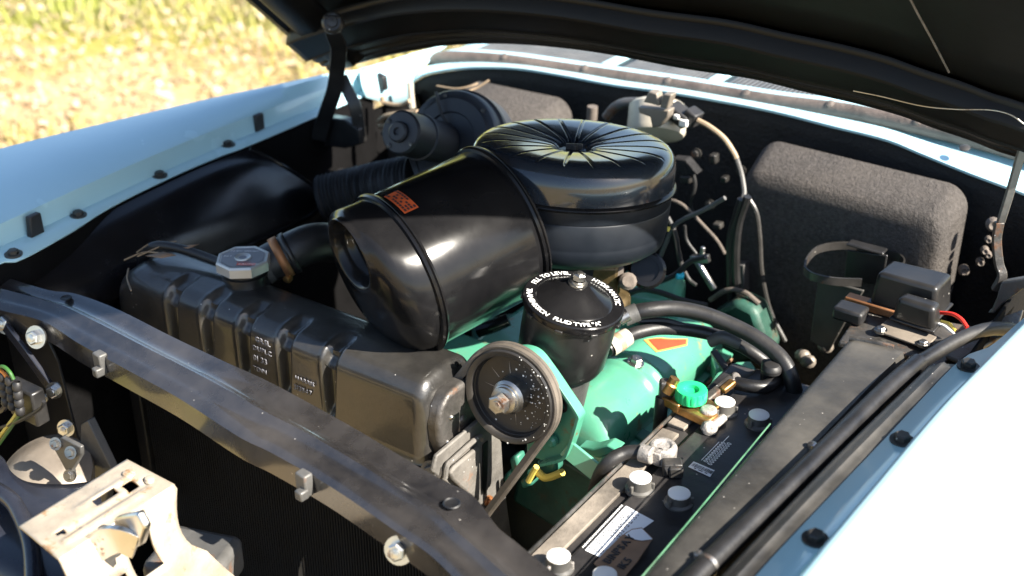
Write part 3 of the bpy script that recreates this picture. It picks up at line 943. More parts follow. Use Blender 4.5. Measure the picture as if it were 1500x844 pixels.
# core: fins and tubes
bm = BM(); box(bm, ((XL+XR)/2, YC, .555), (XR-XL-.02, .06, .52)); core = obj('core', bm, 'core_black', rad)
bm = BM()
for i in range(105):
    x = XL+.02+(XR-XL-.04)*i/104
    box(bm, (x, YC-.036, .555), (.0018, .012, .515))
f = obj('cooling_fins', bm, 'black_matte', rad); f['kind'] = 'stuff'
for x in (XL-.004, XR+.001):
    bm = BM(); box(bm, (x, YC, .555), (.022, .085, .52)); obj('core_frame', bm, 'black_satin', rad, bevel=.002)
# filler neck and octagonal cap
cc = P(357, 388, z=.953)
bm = BM(); lathe(bm, (cc.x, cc.y, .922), (0, 0, 1), [(.033, 0), (.028, .004), (.027, .013), (.031, .015), (.031, .020), (.027, .021), (.027, .026)], 40)
obj('filler_neck', bm, 'black_satin', rad)
bm = BM()
oc = lambda r, z: [Vector((cc.x+r*math.cos(R(22.5+45*k-6)), cc.y+r*math.sin(R(22.5+45*k-6)), z)) for k in range(8)]
V = grid(bm, [oc(.0350, .949), oc(.0372, .950), oc(.0372, .962), oc(.0355, .9645), oc(.033, .9645), oc(.0325, .9635)], close_v=True); bm.faces.new(V[-1]); bm.faces.new(V[0])
cap = obj('radiator_cap', bm, 'aluminium', rad, ang=25)
bm = BM(); bm.faces.new([bm.verts.new(p) for p in oc(.0305, .9642)]); obj('cap_label', bm, 'grey_label', cap)
bm = BM(); lathe(bm, (cc.x, cc.y, .9642), (0, 0, 1), [(.0112, .0), (.0105, .0016), (.0085, .0006), (.004, -.0002), (0, -.0002)], 28); obj('cap_button', bm, 'aluminium', cap)
bm = BM()
t = Vector((.83, .55, 0)); s_ = Vector((-.55, .83, 0))
c0 = Vector((cc.x, cc.y, .9646))
quad(bm, [c0-t*.004-s_*.024, c0+t*.021-s_*.024, c0+t*.021-s_*.0175, c0-t*.004-s_*.0175])
quad(bm, [c0-t*.006-s_*.0150, c0+t*.014-s_*.0150, c0+t*.014-s_*.0140, c0-t*.006-s_*.0140])
obj('red_print', bm, 'red_label', cap)
bm = BM(); text_on(bm, 'CAUTION', .0055, c0-t*.0015-s_*.0228+Vector((0, 0, .0002)), t, s_); 
text_on(bm, 'DO NOT OPEN HOT', .0038, c0-t*.020+s_*.017, t, s_); text_on(bm, 'PSI 7', .0045, c0-t*.0255+s_*.001, t, s_)
obj('cap_lettering', bm, 'white_ink', cap)
# overflow tube
bm = BM(); tube(bm, [P(330, 388, z=.938), P(305, 378, z=.94), P(270, 366, z=.945), P(240, 360, z=.948), P(222, 362, z=.945), P(211, 374, z=.925), P(206, 392, z=.88)], .0065, 10, 50)
obj('overflow_tube', bm, 'hose_rubber', rad)

# bits of dry grass caught on the radiator
bm = BM()
for a in (((205, 378), (232, 366), (250, 358), (262, 356)), ((186, 383), (215, 372), (246, 374)), ((204, 372), (222, 360), (240, 356), (256, 364)), ((196, 428), (190, 410), (192, 396))):
    tube(bm, [P(u, v, z=.945 if v < 390 else .92)+Vector((0, -.004, .004)) for u, v in a], .0011, 5, 14)
tag(obj('twig', bm, 'tan_cable'), 'wispy brown dry twigs caught on the radiator overflow tube', 'twig')
bm = BM()
for pts in (((213, 375), (240, 369), (258, 374), (236, 378)), ((262, 362), (278, 359), (292, 358), (276, 364))):
    quad(bm, [P(u, v, z=.950) for u, v in pts])
tag(obj('dry_leaf', bm, 'cardboard', solid=.0008), 'narrow dry leaf blades lying at the far end of the radiator', 'leaf')

# ---- upper radiator hose
hose = thing('radiator_hose', 'thick black upper radiator hose curving behind the filler cap', 'hose', P(440, 370, z=.93))
bm = BM()
tube(bm, [P(395, 386, z=.935), P(412, 377, z=.942), P(432, 366, z=.95), P(455, 357, z=.953), P(480, 355, z=.945), P(505, 362, z=.92), P(520, 380, z=.88)], .0275, 20, 50)
obj('hose_body', bm, 'hose_rubber', hose)
ax = (P(432, 366, z=.95)-P(405, 380, z=.94)).normalized()
bm = BM(); lathe(bm, P(404, 381, z=.938), ax, [(.0265, -.02), (.0265, .01)], 30); obj('outlet', bm, 'grey_bracket', hose)
bm = BM(); lathe(bm, P(412, 377, z=.942), ax, [(.0295, -.006), (.0295, .006)], 32); obj('hose_clamp', bm, 'copper', hose, solid=.0015)
bm = BM(); lathe(bm, P(424, 371, z=.946), ax, [(.0295, -.004), (.030, .004)], 32); obj('hose_clamp', bm, 'black_satin', hose, solid=.0015)
bolt(hose, P(421, 407, z=.92), (.3, -.9, 0), .005, 'brass', .005)

# ================================================================== AIR CLEANER
AX = Vector((-.018, .112, .994)).normalized()
AC = P(838, 261, d=1.67)
air = thing('air_cleaner', 'round black air cleaner with fluted lid and side silencer drum', 'air cleaner', AC)
NA = 20*32


def lid_r(th, r, h):
    """radial flutes pressed into the dished top"""
    n = 20
    ph = (th*n/(2*math.pi)) % 1
    g = math.exp(-((ph-.5)*2*math.pi*r/n/.0017)**4)
    return g


a_, e1, e2 = basis(AX, RT)
prof = [(.1345, .000), (.1352, .008), (.1353, .018), (.1350, .026), (.1338, .0335), (.1308, .0405), (.1265, .0455), (.1215, .0485), (.116, .0503), (.110, .0513), (.103, .0518), (.096, .0518), (.088, .0514), (.080, .0509), (.070, .0501), (.060, .0492), (.050, .0482), (.042, .0472), (.035, .0460), (.030, .0448), (.026, .0432), (.0225, .0410), (.019, .037), (.017, .030), (.0165, .018), (0, .018)]
rows = []
for r, h in prof:
    row = []
    for k in range(NA):
        th = 2*math.pi*k/NA
        dep = 0
        if .020 < r < .119: dep = lid_r(th, r, h)*.0036*min(1, (r-.018)/.012)*min(1, max(0, .119-r)/.01)
        row.append(AC+a_*(h-dep)+(e1*math.cos(th)+e2*math.sin(th))*r)
    rows.append(row)
bm = BM(); grid(bm, rows, close_v=True)
lid = obj('lid', bm, 'lid_black_skytint', air, ang=60)
bm = BM()
lathe(bm, AC, a_, [(.1325, .004), (.137, .002), (.1385, -.001), (.137, -.004), (.1325, -.005)], 96); obj('rim_bead', bm, 'black_gloss', air)
bm = BM(); lathe(bm, AC, a_, [(.1325, -.003), (.1325, -.020), (.1315, -.022), (.1325, -.024), (.131, -.055), (.1305, -.057), (.131, -.059), (.127, -.076), (.114, -.086), (.07, -.090), (.05, -.10), (.045, -.14)], 96)
obj('bowl', bm, 'bowl_black_skytint', air)
bm = BM(); lathe(bm, AC+a_*.02, a_, [(.009, 0), (.009, .012), (.005, .016), (.005, .026), (0, .027)], 12); box(bm, AC+a_*.043+e1*.0, (.022, .0035, .008), X=e1, Z=a_)
obj('wing_nut', bm, 'black_dusty', air, bevel=.001)
# torn foil decal on the lid
rnd = random.Random(3)
bm = BM()
q = []
for k in range(15):
    th = R(150+k*9.5); r = .083 - .0*k
    hh = .0535
    q.append(AC+a_*(hh+.0006)+(e1*math.cos(th)+e2*math.sin(th))*r)
# ---- silencer drum
DA = Vector((-.338, -.924, -.175)).normalized()         # axis, towards the mouth
DC = P(583, 402, d=1.56)                                # front bead centre
DR = .104
al, f1, f2 = basis(DA, (0, 0, 1))
LEN = .160
bm = BM()
lathe(bm, DC, DA, [(DR*.2, -LEN-.012), (DR*.75, -LEN-.010), (DR*.93, -LEN-.004), (DR*.985, -LEN+.004), (DR*.985, -.002)], 96)
drum = obj('silencer_drum', bm, 'black_gloss', air, ang=50)
for h in (0, -LEN+.006):
    bm = BM(); lathe(bm, DC+DA*h, DA, [(DR*.98, -.006), (DR*1.02, -.0045), (DR*1.035, -.0015), (DR*1.015, .000), (DR*1.035, .0015), (DR*1.02, .0045), (DR*.98, .006)], 96)
    obj('drum_bead', bm, 'black_gloss', drum)
# front cap: eccentric cone running to the mouth ring
MO = f1*.058 - f2*.004
rows = []
for s, r, hh in ((0, DR*.985, .003), (.02, DR*.98, .012), (.10, DR*.955, .024), (.24, DR*.90, .035), (.42, DR*.815, .044), (.60, DR*.69, .049), (.78, DR*.58, .0525), (.92, DR*.505, .0550), (.97, DR*.475, .0575), (1, DR*.452, .0588), (1.0, DR*.43, .0582), (1.0, DR*.405, .054), (1.0, DR*.39, .044), (1.0, DR*.38, .038), (1.0, DR*.355, .036), (1.0, DR*.345, .028), (1.0, DR*.34, -.03), (1., DR*.2, -.04), (1, 0.001, -.04)):
    rows.append([DC+DA*hh+MO*(s**1.1)+(f1*math.cos(2*math.pi*k/96)+f2*math.sin(2*math.pi*k/96))*r for k in range(96)])
bm = BM(); grid(bm, rows, close_v=True)
obj('intake_mouth', bm, 'black_gloss', air, ang=60)
# elbow between drum and lid
bm = BM()
lo = DC+DA*(-LEN); 
rows = []
for t in range(13):
    s = t/12
    c = (lo+f1*.030).lerp(AC+a_*.004, s)
    rr1, rr2 = .050*(1-s)+.036*s, .052*(1-s)+.045*s
    w1 = f1.lerp(a_, s).normalized(); w2 = f2.lerp(DA.cross(a_)*(-1 if DA.cross(a_).dot(f2) < 0 else 1), s).normalized()
    row = []
    for k in range(40):
        th = 2*math.pi*k/40
        cx, sx = math.cos(th), math.sin(th)
        row.append(c+w1*rr1*math.copysign(abs(cx)**.6, cx)+w2*rr2*1.15*math.copysign(abs(sx)**.6, sx))
    rows.append(row)
grid(bm, rows, close_v=True)
obj('elbow', bm, 'black_gloss', air, ang=60)
# orange sticker on the drum
bm = BM()
def on_drum(th, h, r=DR*.985+.0006): return DC+DA*h+(f1*math.cos(th)+f2*math.sin(th))*r
sgn = 1 if f2.dot(RT) > 0 else -1
rows = [[on_drum(sgn*R(20-i*2.4), -.010-.020*j/2) for j in range(3)] for i in range(12)]
grid(bm, rows)
stk = obj('sticker', bm, 'orange_label', drum)
bm = BM()
rnd = random.Random(5)
for j in range(4):
    for i in range(9):
        if rnd.random() < .25: continue
        t0 = R(18.5-i*2.9); h0 = -.0125-.0044*j
        quad(bm, [on_drum(sgn*a, h, DR*.985+.001) for a, h in ((t0, h0), (t0-R(2.3), h0), (t0-R(2.3), h0-.0026), (t0, h0-.0026))])
obj('sticker_print', bm, 'ink', drum)
# carburettor under the bowl
carb = thing('carburettor', 'brassy grey carburettor under the round air cleaner', 'carburettor', AC-AX*.12)
bm = BM(); c = P(872, 400, d=1.72)
box(bm, c, (.06, .06, .05), X=RT); lathe(bm, c+Vector((0, 0, -.06)), (0, 0, 1), [(.05, 0), (.05, .03), (.035, .035)], 24)
mat('carb_metal', (.10, .07, .03), .4, .6, var=.5, vscale=40, dust=.4, dcol=(.05, .04, .03), bump=.3)
obj('carburettor_body', bm, 'carb_metal', carb, bevel=.006)
bm = BM(); lathe(bm, P(948, 396, d=1.72), (P(948, 396, d=1.6)-P(948, 396, d=1.72)), [(.026, -.03), (.026, 0), (.022, .004), (.016, .004), (.0155, 0), (0, 0)], 30); obj('choke_housing', bm, 'black_gloss', carb)
bm = BM(); lathe(bm, P(920, 412, d=1.68), (-FW), [(.012, -.02), (.012, .0), (.008, .004), (0, .004)], 12); lathe(bm, P(905, 395, d=1.69), (-FW), [(.009, -.02), (.009, .0), (0, .002)], 6); obj('fitting', bm, 'dull_tan', carb)

# ================================================================== ENGINE
eng = thing('engine', 'green painted engine with smooth valve cover beneath black hoses', 'engine', (-.82, 1.35, .55))
# valve cover: rounded section extruded along the block, leaning outwards
VC0, VC1 = 1.155, 1.50
VX, VZ = -.706, .768
lean = R(12)
def vc_section(y, sc=1., end=1.):
    pts = []
    cx, cz = VX, VZ
    for k in range(27):
        a = math.pi*(1-k/26)
        x = .054*math.copysign(abs(math.cos(a))**.80, math.cos(a)); z = .056*abs(math.sin(a))**.80
        x *= sc; z = z*end
        X_ = x*math.cos(lean)+z*math.sin(lean); Z_ = -x*math.sin(lean)+z*math.cos(lean)
        pts.append(Vector((cx+X_, y, cz+Z_)))
    return pts
rows = []
N_ = 90
for i in range(N_+1):
    s = i/N_; y = VC0+(VC1-VC0)*s
    d0 = (y-VC0); d1 = (VC1-y)
    e = 1
    for d in (d0, d1):
        if d < .040: e = min(e, (1-(1-d/.040)**2.4)**.5 if d > 0 else 0)
    band = 0
    for yb, w in ((1.288, .006), (1.312, .006)): band += math.exp(-((y-yb)/w)**2)
    rows.append(vc_section(y, .93+.07*e-.012*band*0+.03*band, .08+.92*e+.09*band))
bm = BM(); V = grid(bm, rows); bm.faces.new(V[0]); bm.faces.new(V[-1])
vcov = obj('valve_cover', bm, 'green_paint', eng, ang=60)
# flange lip round the cover
fx = Vector((math.cos(lean), 0, -math.sin(lean)))
fz = Vector((math.sin(lean), 0, math.cos(lean)))
bm = BM(); box(bm, Vector((VX, (VC0+VC1)/2, VZ))-fz*.004, (.130, VC1-VC0+.022, .008), X=fx, Z=fz); obj('cover_flange', bm, 'green_paint', eng, bevel=.002)
bm = BM(); box(bm, Vector((VX, (VC0+VC1)/2, VZ))-fz*.0105, (.133, VC1-VC0+.02, .004), X=fx, Z=fz); obj('gasket', bm, 'cardboard', eng)
bm = BM(); box(bm, Vector((VX, (VC0+VC1)/2, VZ))-fz*.075, (.120, VC1-VC0+.02, .122), X=fx, Z=fz); obj('cylinder_head', bm, 'green_shade_grimy', eng, bevel=.008)
bm = BM(); box(bm, (-.87, 1.42, .56), (.30, .44, .24)); obj('block', bm, 'grease_black', eng, bevel=.03)
bolt(eng, Vector((VX, 1.300, VZ))+fz*.0600, fz, .0085, 'steel', .008, 1.4)
for y in (1.16, 1.245, 1.34, 1.45):
    bm = BM(); box(bm, Vector((VX, y, VZ))+fx*.060+fz*.002, (.014, .022, .006), X=fx, Z=fz); obj('cover_clip', bm, 'green_dark', eng, bevel=.0015)
# red tag decal on top of the cover
bm = BM()
def on_cov(u, v, off=.0008):
    # march the pixel ray to the analytic cover skin
    lo, hi = 1.0, 2.2
    best = None
    for k in range(1400):
        d = 1.3+.4*k/1400
        p = P(u, v, d=d)
        q = p-Vector((VX, p.y, VZ))
        x = q.dot(fx)/.054; z = q.dot(fz)/.056
        if z > 0 and abs(x) < 1 and (abs(x)**(2/.80)+abs(z)**(2/.80)) < 1:
            return p+fz*off
    return P(u, v, z=.8)
bm.free()
def cov_patch(quad_, off, n=12, m=6):
    # patch laid on the cover skin between corners given as (angle, y)
    bm = BM()
    (a0, y0), (a1, y1), (a2, y2), (a3, y3) = quad_
    rows = []
    for i in range(n+1):
        s = i/n
        row = []
        for k in range(m+1):
            t = k/m
            a = R((a0*(1-s)+a1*s)*(1-t)+(a3*(1-s)+a2*s)*t); y = (y0*(1-s)+y1*s)*(1-t)+(y3*(1-s)+y2*s)*t
            x = .054*math.copysign(abs(math.cos(a))**.80, math.cos(a)); z = .056*abs(math.sin(a))**.80
            row.append(Vector((VX, y, VZ))+fx*(x*(1+off/.054))+fz*(z*(1+off/.056)))
        rows.append(row)
    grid(bm, rows); return bm
obj('gold_edge', cov_patch(((108, 1.362), (71, 1.414), (64, 1.402), (86, 1.348)), .0008), 'gold_trim', eng)
obj('red_tag', cov_patch(((102, 1.366), (72, 1.410), (67, 1.402), (86, 1.3535)), .0014), 'red_label', eng)
# second cover, manifold and assorted castings deeper in the bay
bm = BM()
for cx, cy, cz, sx, sy, sz in ((-.86, 1.38, .76, .20, .40, .05), (-.90, 1.22, .78, .16, .10, .05)):
    box(bm, (cx, cy, cz), (sx, sy, sz))
obj('intake_manifold', bm, 'green_paint', eng, bevel=.015, segs=3)
bm = BM(); box(bm, P(950, 440, z=.80), (.10, .10, .05), X=(.9, .3, 0)); obj('crossover', bm, 'green_paint', eng, bevel=.012, segs=3)
bm = BM(); prism(bm, [P(u, v, y=1.58) for u, v in ((1030, 470), (1075, 440), (1105, 455), (1128, 520), (1080, 540), (1040, 500))], (0, .05, 0)); obj('bell_housing', bm, 'green_shade_grimy', eng, bevel=.01)
bm = BM()
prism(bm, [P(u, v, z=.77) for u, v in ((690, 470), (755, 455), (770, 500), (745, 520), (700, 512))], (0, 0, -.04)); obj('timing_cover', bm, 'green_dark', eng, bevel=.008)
bm = BM(); tube(bm, [P(700, 485, z=.80), P(722, 478, z=.81), P(745, 468, z=.82)], .010, 10); obj('bypass_pipe', bm, 'black_gloss', eng)
# exhaust manifold bits between the cover and the battery
for pts in (((1038, 565), (1050, 545), (1066, 540), (1080, 556)), ((1075, 530), (1100, 528), (1108, 540), (1085, 548)), ((1042, 520), (1052, 512), (1058, 535), (1048, 540))):
    bm = BM(); prism(bm, [P(u, v, z=.79) for u, v in pts], (0, 0, -.03)); obj('bracket', bm, 'green_paint', eng, bevel=.003)
# mount plate behind the pulley
bm = BM()
mp = [(752, 512), (772, 511), (788, 518), (806, 540), (849, 602), (850, 613), (836, 655), (828, 668), (800, 676), (772, 668), (770, 600)]
prism(bm, [P(u, v, y=1.062) for u, v in mp], (0, .006, 0)); mpl = obj('mount_plate', bm, 'green_paint', eng, bevel=.0015)
bm = BM()
ribbon(bm, [P(u, v, y=1.055) for u, v in ((752, 512), (770, 511), (788, 518), (806, 540), (828, 572), (849, 604), (849, 614), (836, 655), (826, 670), (795, 678))], (0, 1, 0), .015, .004, 60); obj('plate_flange', bm, 'green_paint', mpl, bevel=.001)
bm = BM(); ribbon(bm, [P(828, 655, y=1.055), P(874, 692, y=1.06)], (.3, .2, .9), .024, .005); obj('arm_strap', bm, 'green_paint', mpl, bevel=.001)
bm = BM(); prism(bm, [P(u, v, y=1.09) for u, v in ((846, 655), (868, 658), (889, 652), (905, 660), (878, 672), (850, 662))], (0, .02, 0)); obj('ear', bm, 'green_paint', mpl, bevel=.002)
bm = BM(); lathe(bm, P(821, 594, y=1.061), (0, -1, 0), [(.010, .0002), (.0065, .0012), (.006, -.002), (0, -.004)], 20); obj('slot', bm, 'core_black', mpl)
bm = BM(); lathe(bm, P(809, 645, y=1.058), (0, -1, 0), [(.008, -.002), (.008, .004), (.005, .007), (0, .007)], 16); obj('boss', bm, 'green_paint', mpl)
# loose green and yellow odds at the front of the block
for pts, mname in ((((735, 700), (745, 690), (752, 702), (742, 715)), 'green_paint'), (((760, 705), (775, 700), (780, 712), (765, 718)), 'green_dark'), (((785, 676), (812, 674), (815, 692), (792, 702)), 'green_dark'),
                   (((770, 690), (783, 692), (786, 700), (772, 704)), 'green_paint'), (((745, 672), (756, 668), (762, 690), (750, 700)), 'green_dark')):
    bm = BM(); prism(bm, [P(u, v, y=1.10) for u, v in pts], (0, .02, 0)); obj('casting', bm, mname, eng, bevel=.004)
bm = BM(); tube(bm, [P(774, 705, y=1.08), P(782, 690, y=1.08), P(786, 684, y=1.08)], .004, 8); tube(bm, [P(786, 690, y=1.09), P(800, 700, y=1.09), P(824, 692, y=1.09)], .005, 8); obj('fuel_line', bm, 'yellow_wire', eng)

# ---- power steering pulley and belt
pul = thing('pulley', 'black pulley wheel splashed with white specks and a steel centre nut', 'pulley', P(745, 580, y=1.03))
PCn = P(746, 581, y=1.032)
PA = Vector((.05, -1, .10)).normalized()
PRr = .0605
bm = BM(); lathe(bm, PCn, PA, [(.0, -.010), (.046, -.010), (.0495, -.009), (.051, -.006), (.0518, .003), (.054, .0045), (PRr-.002, .005), (PRr, .003), (PRr-.010, -.004), (PRr, -.012), (PRr, -.015), (.045, -.016)], 80)
mat('splashed_black', (.016, .015, .0145), .38, var=.3, dust=.42, dcol=(.075, .065, .055), specks=.0, bump=.04)
obj('pulley_wheel', bm, 'splashed_black', pul, ang=35)
bm = BM(); lathe(bm, PCn, PA, [(.022, -.011), (.0215, .003), (.018, .006), (.018, .009), (.0165, .010), (.0165, .014), (.014, .015), (.010, .016)], 36); obj('hub', bm, 'steel', pul, ang=30)
obj('nut', bolt_bm(PCn+PA*.016, PA, .0125, .012, 0, True), 'steel', pul, ang=30)
bm = BM()
rnd = random.Random(21)
_, g1, g2 = basis(PA)
for k in range(230):
    th = rnd.uniform(0, 6.283); rr = math.sqrt(rnd.uniform(.16, 1))*.0595
    p = (g1*math.cos(th)+g2*math.sin(th))
    # thrown mostly to the right and lower right of the wheel
    if p.dot(RT) < rnd.uniform(-.5, .6): continue
    h = -.0096 if rr < .0485 else .0048
    if .0485 <= rr < .054: continue
    r0 = rnd.choice([.0004, .0005, .0006, .0008, .0011, .0014])
    lathe(bm, PCn+PA*h+p*rr, PA, [(r0, 0), (r0*.6, .0004), (0, .0005)], 7)
sp = obj('paint_specks', bm, 'white_plastic', pul); sp['kind'] = 'stuff'
bm = BM()
for th in (.2, .9, 1.5, 2.3, 3.3, 5.2):
    p = g1*math.cos(th)+g2*math.sin(th); q = g1*math.cos(th+.12)+g2*math.sin(th+.12)
    quad(bm, [PCn+PA*-.0093+p*.026, PCn+PA*-.0093+p*.041, PCn+PA*-.0093+p*.041+q*.0005, PCn+PA*-.0093+p*.026+(q-p)*.01])
obj('scratch', bm, 'lead', pul)
# belt: round the pulley and down to the crank wheel
belt = BM()
CR = PCn+Vector((-.24, .0, -.40)); CRr = .085
pts = []
dv = (CR-PCn); dv -= PA*dv.dot(PA)
ax1 = dv.normalized(); ax2 = PA.cross(ax1)
def circ(c, r, a): return c+(ax1*math.cos(a)+ax2*math.sin(a))*r
L_ = dv.length
off = math.acos((PRr-CRr)/L_)
arc = []
for k in range(49):
    a = off+(2*math.pi-2*off)*k/48
    arc.append(circ(PCn, PRr+.002, a))
for k in range(25):
    a = -off+(2*off)*k/24
    arc.append(circ(PCn+ax1*L_, CRr, a))
pts = arc
dense = []
for i in range(len(pts)):
    a, b = pts[i], pts[(i+1) % len(pts)]
    m_ = max(1, int((b-a).length/.02))
    for k in range(m_): dense.append(a.lerp(b, k/m_))
rows = []
for i, p in enumerate(dense):
    t = (dense[(i+1) % len(dense)]-dense[i-1]).normalized(); nn = t.cross(PA).normalized()
    if nn.dot(p-(PCn+ax1*L_*.5)) < 0: nn = -nn
    c = p+PA*-.0045
    rows.append([c+PA*.0075+nn*.001, c+PA*.0065+nn*.0035, c+PA*.0025+nn*.0035, c+PA*.0015+nn*.0022, c-PA*.0015+nn*.0022, c-PA*.0025+nn*.0035, c-PA*.0065+nn*.0035, c-PA*.0075+nn*.001, c-PA*.005-nn*.006, c+PA*.005-nn*.006])
grid(belt, rows, close_u=True, close_v=True)
tag(obj('drive_belt', belt, 'belt_rubber', ang=30), 'worn ribbed drive belt looped round the speckled black pulley', 'belt')

# ---- power steering reservoir
RA = Vector((.186, .013, .983)).normalized()
RC = P(841, 438, d=1.50)
res = thing('fluid_reservoir', 'black fluid reservoir can with white lettering around its lid', 'reservoir', RC)
_, h1, h2 = basis(RA, RT)
bm = BM()
lathe(bm, RC, RA, [(.0655, -.010), (.0660, -.004), (.0655, -.001), (.0640, .0005), (.0500, .0012), (.0485, .0025), (.0465, .0035), (.040, .0075), (.028, .015), (.018, .0215), (.013, .0235), (0, .0238)], 80)
rl = obj('lid', bm, 'black_gloss', res, ang=35)
bm = BM(); lathe(bm, RC, RA, [(.0635, -.006), (.0635, -.014), (.061, -.016), (.0605, -.05), (.0585, -.088), (.055, -.097), (.048, -.100), (0, -.100)], 72); obj('can', bm, 'black_satin', res, ang=35)
bm = BM(); lathe(bm, RC+RA*.0236, RA, [(.0125, 0), (.0125, .0025), (.010, .003), (.010, .0055), (.0085, .006)], 24); obj('washer', bm, 'steel', rl)
obj('bolt', bolt_bm(RC+RA*.029, RA, .0082, .009, 0, True), 'steel', rl, ang=30)
for th in range(0, 360, 40):
    a = R(th+12); p = h1*math.cos(a)+h2*math.sin(a)
    bm = BM(); box(bm, RC+p*.0655-RA*.011, (.004, .010, .005), X=p, Z=RA)
    obj('lid_tab', bm, 'black_satin', rl, bevel=.001)


def ring_text(bm, txt, a0, size, r, step=.84, o=RC, up=.0017):
    """letters standing on a ring; tops outward; runs clockwise seen from above"""
    a = R(a0)
    for vs, fs, adv in glyphs(txt, size):
        da = adv*step/r
        am = a-da/2
        p = h1*math.cos(am)+h2*math.sin(am); t = h1*math.sin(am)-h2*math.cos(am)
        w = adv-size*.11
        vv = [bm.verts.new(o+RA*up+p*(r+v.y)+t*(v.x-w/2)) for v in vs]
        for f in fs:
            try: bm.faces.new([vv[i] for i in f])
            except ValueError: pass
        a -= da


def ring_text_in(bm, txt, a0, size, r, step=.84, o=RC, up=.0017):
    """letters with tops towards the centre; run anticlockwise seen from above"""
    a = R(a0)
    for vs, fs, adv in glyphs(txt, size):
        da = adv*step/r
        am = a+da/2
        p = h1*math.cos(am)+h2*math.sin(am); t = -h1*math.sin(am)+h2*math.cos(am)
        w = adv-size*.11
        vv = [bm.verts.new(o+RA*up+p*(r-v.y)+t*(v.x-w/2)) for v in vs]
        for f in fs:
            try: bm.faces.new([vv[i] for i in f])
            except ValueError: pass
        a += da


bm = BM()
ring_text(bm, 'FILL TO LEVEL  •', 158, .0103, .0532)
ring_text(bm, 'HYDRAMATIC', 62, .0103, .0532)
ring_text_in(bm, 'TRANSMISSION   FLUID TYPE "A"', 172, .0105, .0618)
o_ = obj('lettering', bm, 'white_ink', rl)
# pump body below
bm = BM(); lathe(bm, RC-RA*.10, RA, [(.045, -.06), (.045, -.01), (.05, 0)], 32); obj('pump_body', bm, 'grey_bracket', res)
# fittings on the side
bm = BM(); cyl(bm, P(912, 470, d=1.545), P(926, 462, d=1.545), .009, 12); obj('fitting', bm, 'steel', res)

res.scale = (.93, .93, .93)
# ---- hoses from the pump
h1_ = thing('pressure_hose', 'upper black rubber hose arching from the reservoir over the green cover', 'hose', P(1000, 460, z=.88))
bm = BM(); tube(bm, [P(922, 460, z=.92), P(945, 455, z=.925), P(985, 452, z=.925), P(1030, 460, z=.92), P(1075, 478, z=.91), P(1115, 500, z=.90), P(1148, 530, z=.885), P(1162, 565, z=.86), P(1168, 600, z=.82)], .0105, 14, 70); obj('hose_body', bm, 'hose_rubber', h1_)
bm = BM(); cyl(bm, P(914, 465, z=.918), P(934, 457, z=.924), .0125, 16); obj('crimp', bm, 'grey_bracket', h1_)
h2_ = thing('return_hose', 'lower black rubber hose with cream paper tag above the green cover', 'hose', P(960, 490, z=.85))
bm = BM(); tube(bm, [P(890, 512, z=.88), P(912, 497, z=.885), P(935, 487, z=.89), P(970, 481, z=.89), P(1020, 485, z=.885), P(1062, 496, z=.88), P(1100, 515, z=.87), P(1130, 540, z=.85), P(1150, 575, z=.82)], .0090, 14, 70); obj('hose_body', bm, 'hose_rubber', h2_)
pt0, pt1 = P(893, 510, z=.88), P(919, 493, z=.886)
bm = BM(); lathe(bm, pt0, pt1-pt0, [(.0125, 0), (.0128, .012), (.0125, (pt1-pt0).length)], 20); obj('tag_sleeve', bm, 'cream_cast', h2_)
bm = BM(); lathe(bm, pt0.lerp(pt1, .35), pt1-pt0, [(.0131, 0), (.0131, .008)], 20); obj('tag_print', bm, 'tan_cable', h2_)
bm = BM(); tube(bm, [P(1040, 500, z=.875), P(1060, 494, z=.885), P(1085, 503, z=.88)], .009, 10); obj('hose_end', bm, 'grey_bracket', h2_)
bm = BM(); tube(bm, [P(935, 470, z=.90), P(975, 470, z=.90), P(1010, 480, z=.89)], .004, 8)
tag(obj('vacuum_line', bm, 'hose_rubber'), 'slim black line tucked between the two rubber hoses', 'hose')
bm = BM(); ribbon(bm, [P(1045, 515, z=.85), P(1066, 545, z=.84), P(1080, 566, z=.83)], RT, .01, .006); tag(obj('heat_shield', bm, 'black_dusty', bevel=.001), 'short dark strap below the hoses behind the battery', 'strap')

# ================================================================== BATTERY
bat = thing('battery', 'long black battery with white round caps beside the green valve cover', 'battery', (-.51, 1.1, .62))
BX0, BX1, BY0, BY1, BZ = -.574, -.430, .80, 1.345, .848
bm = BM(); box(bm, ((BX0+BX1)/2, (BY0+BY1)/2, BZ-.11), (BX1-BX0, BY1-BY0, .22)); obj('case', bm, 'battery_plastic', bat, bevel=.004)
bm = BM(); box(bm, (BX0+.0135, .985, BZ+.0025), (.023, .33, .005)); box(bm, (BX0+.0135, 1.205, BZ+.0025), (.023, .085, .005)); obj('ledge', bm, 'battery_ledge', bat, bevel=.0012)
bm = BM(); box(bm, ((BX0+BX1)/2+.014, 1.07, BZ+.003), (.098, .54, .006)); lid_b = obj('cover', bm, 'battery_plastic', bat, bevel=.003)
bm = BM(); tube(bm, [(BX0-.002, .80, BZ+.003), (BX0-.002, 1.0, BZ+.004), (BX0-.002, 1.13, BZ+.003)], .0025, 8); tube(bm, [(BX0-.002, 1.13, BZ+.003), (BX0-.002, 1.25, BZ+.004)], .0025, 8)
obj('hold_down_rod', bm, 'steel', bat)
capz = BZ+.022
cap_px = [(818, 814), (938, 699), (1062, 588), (886, 841), (995, 722), (1112, 607)]
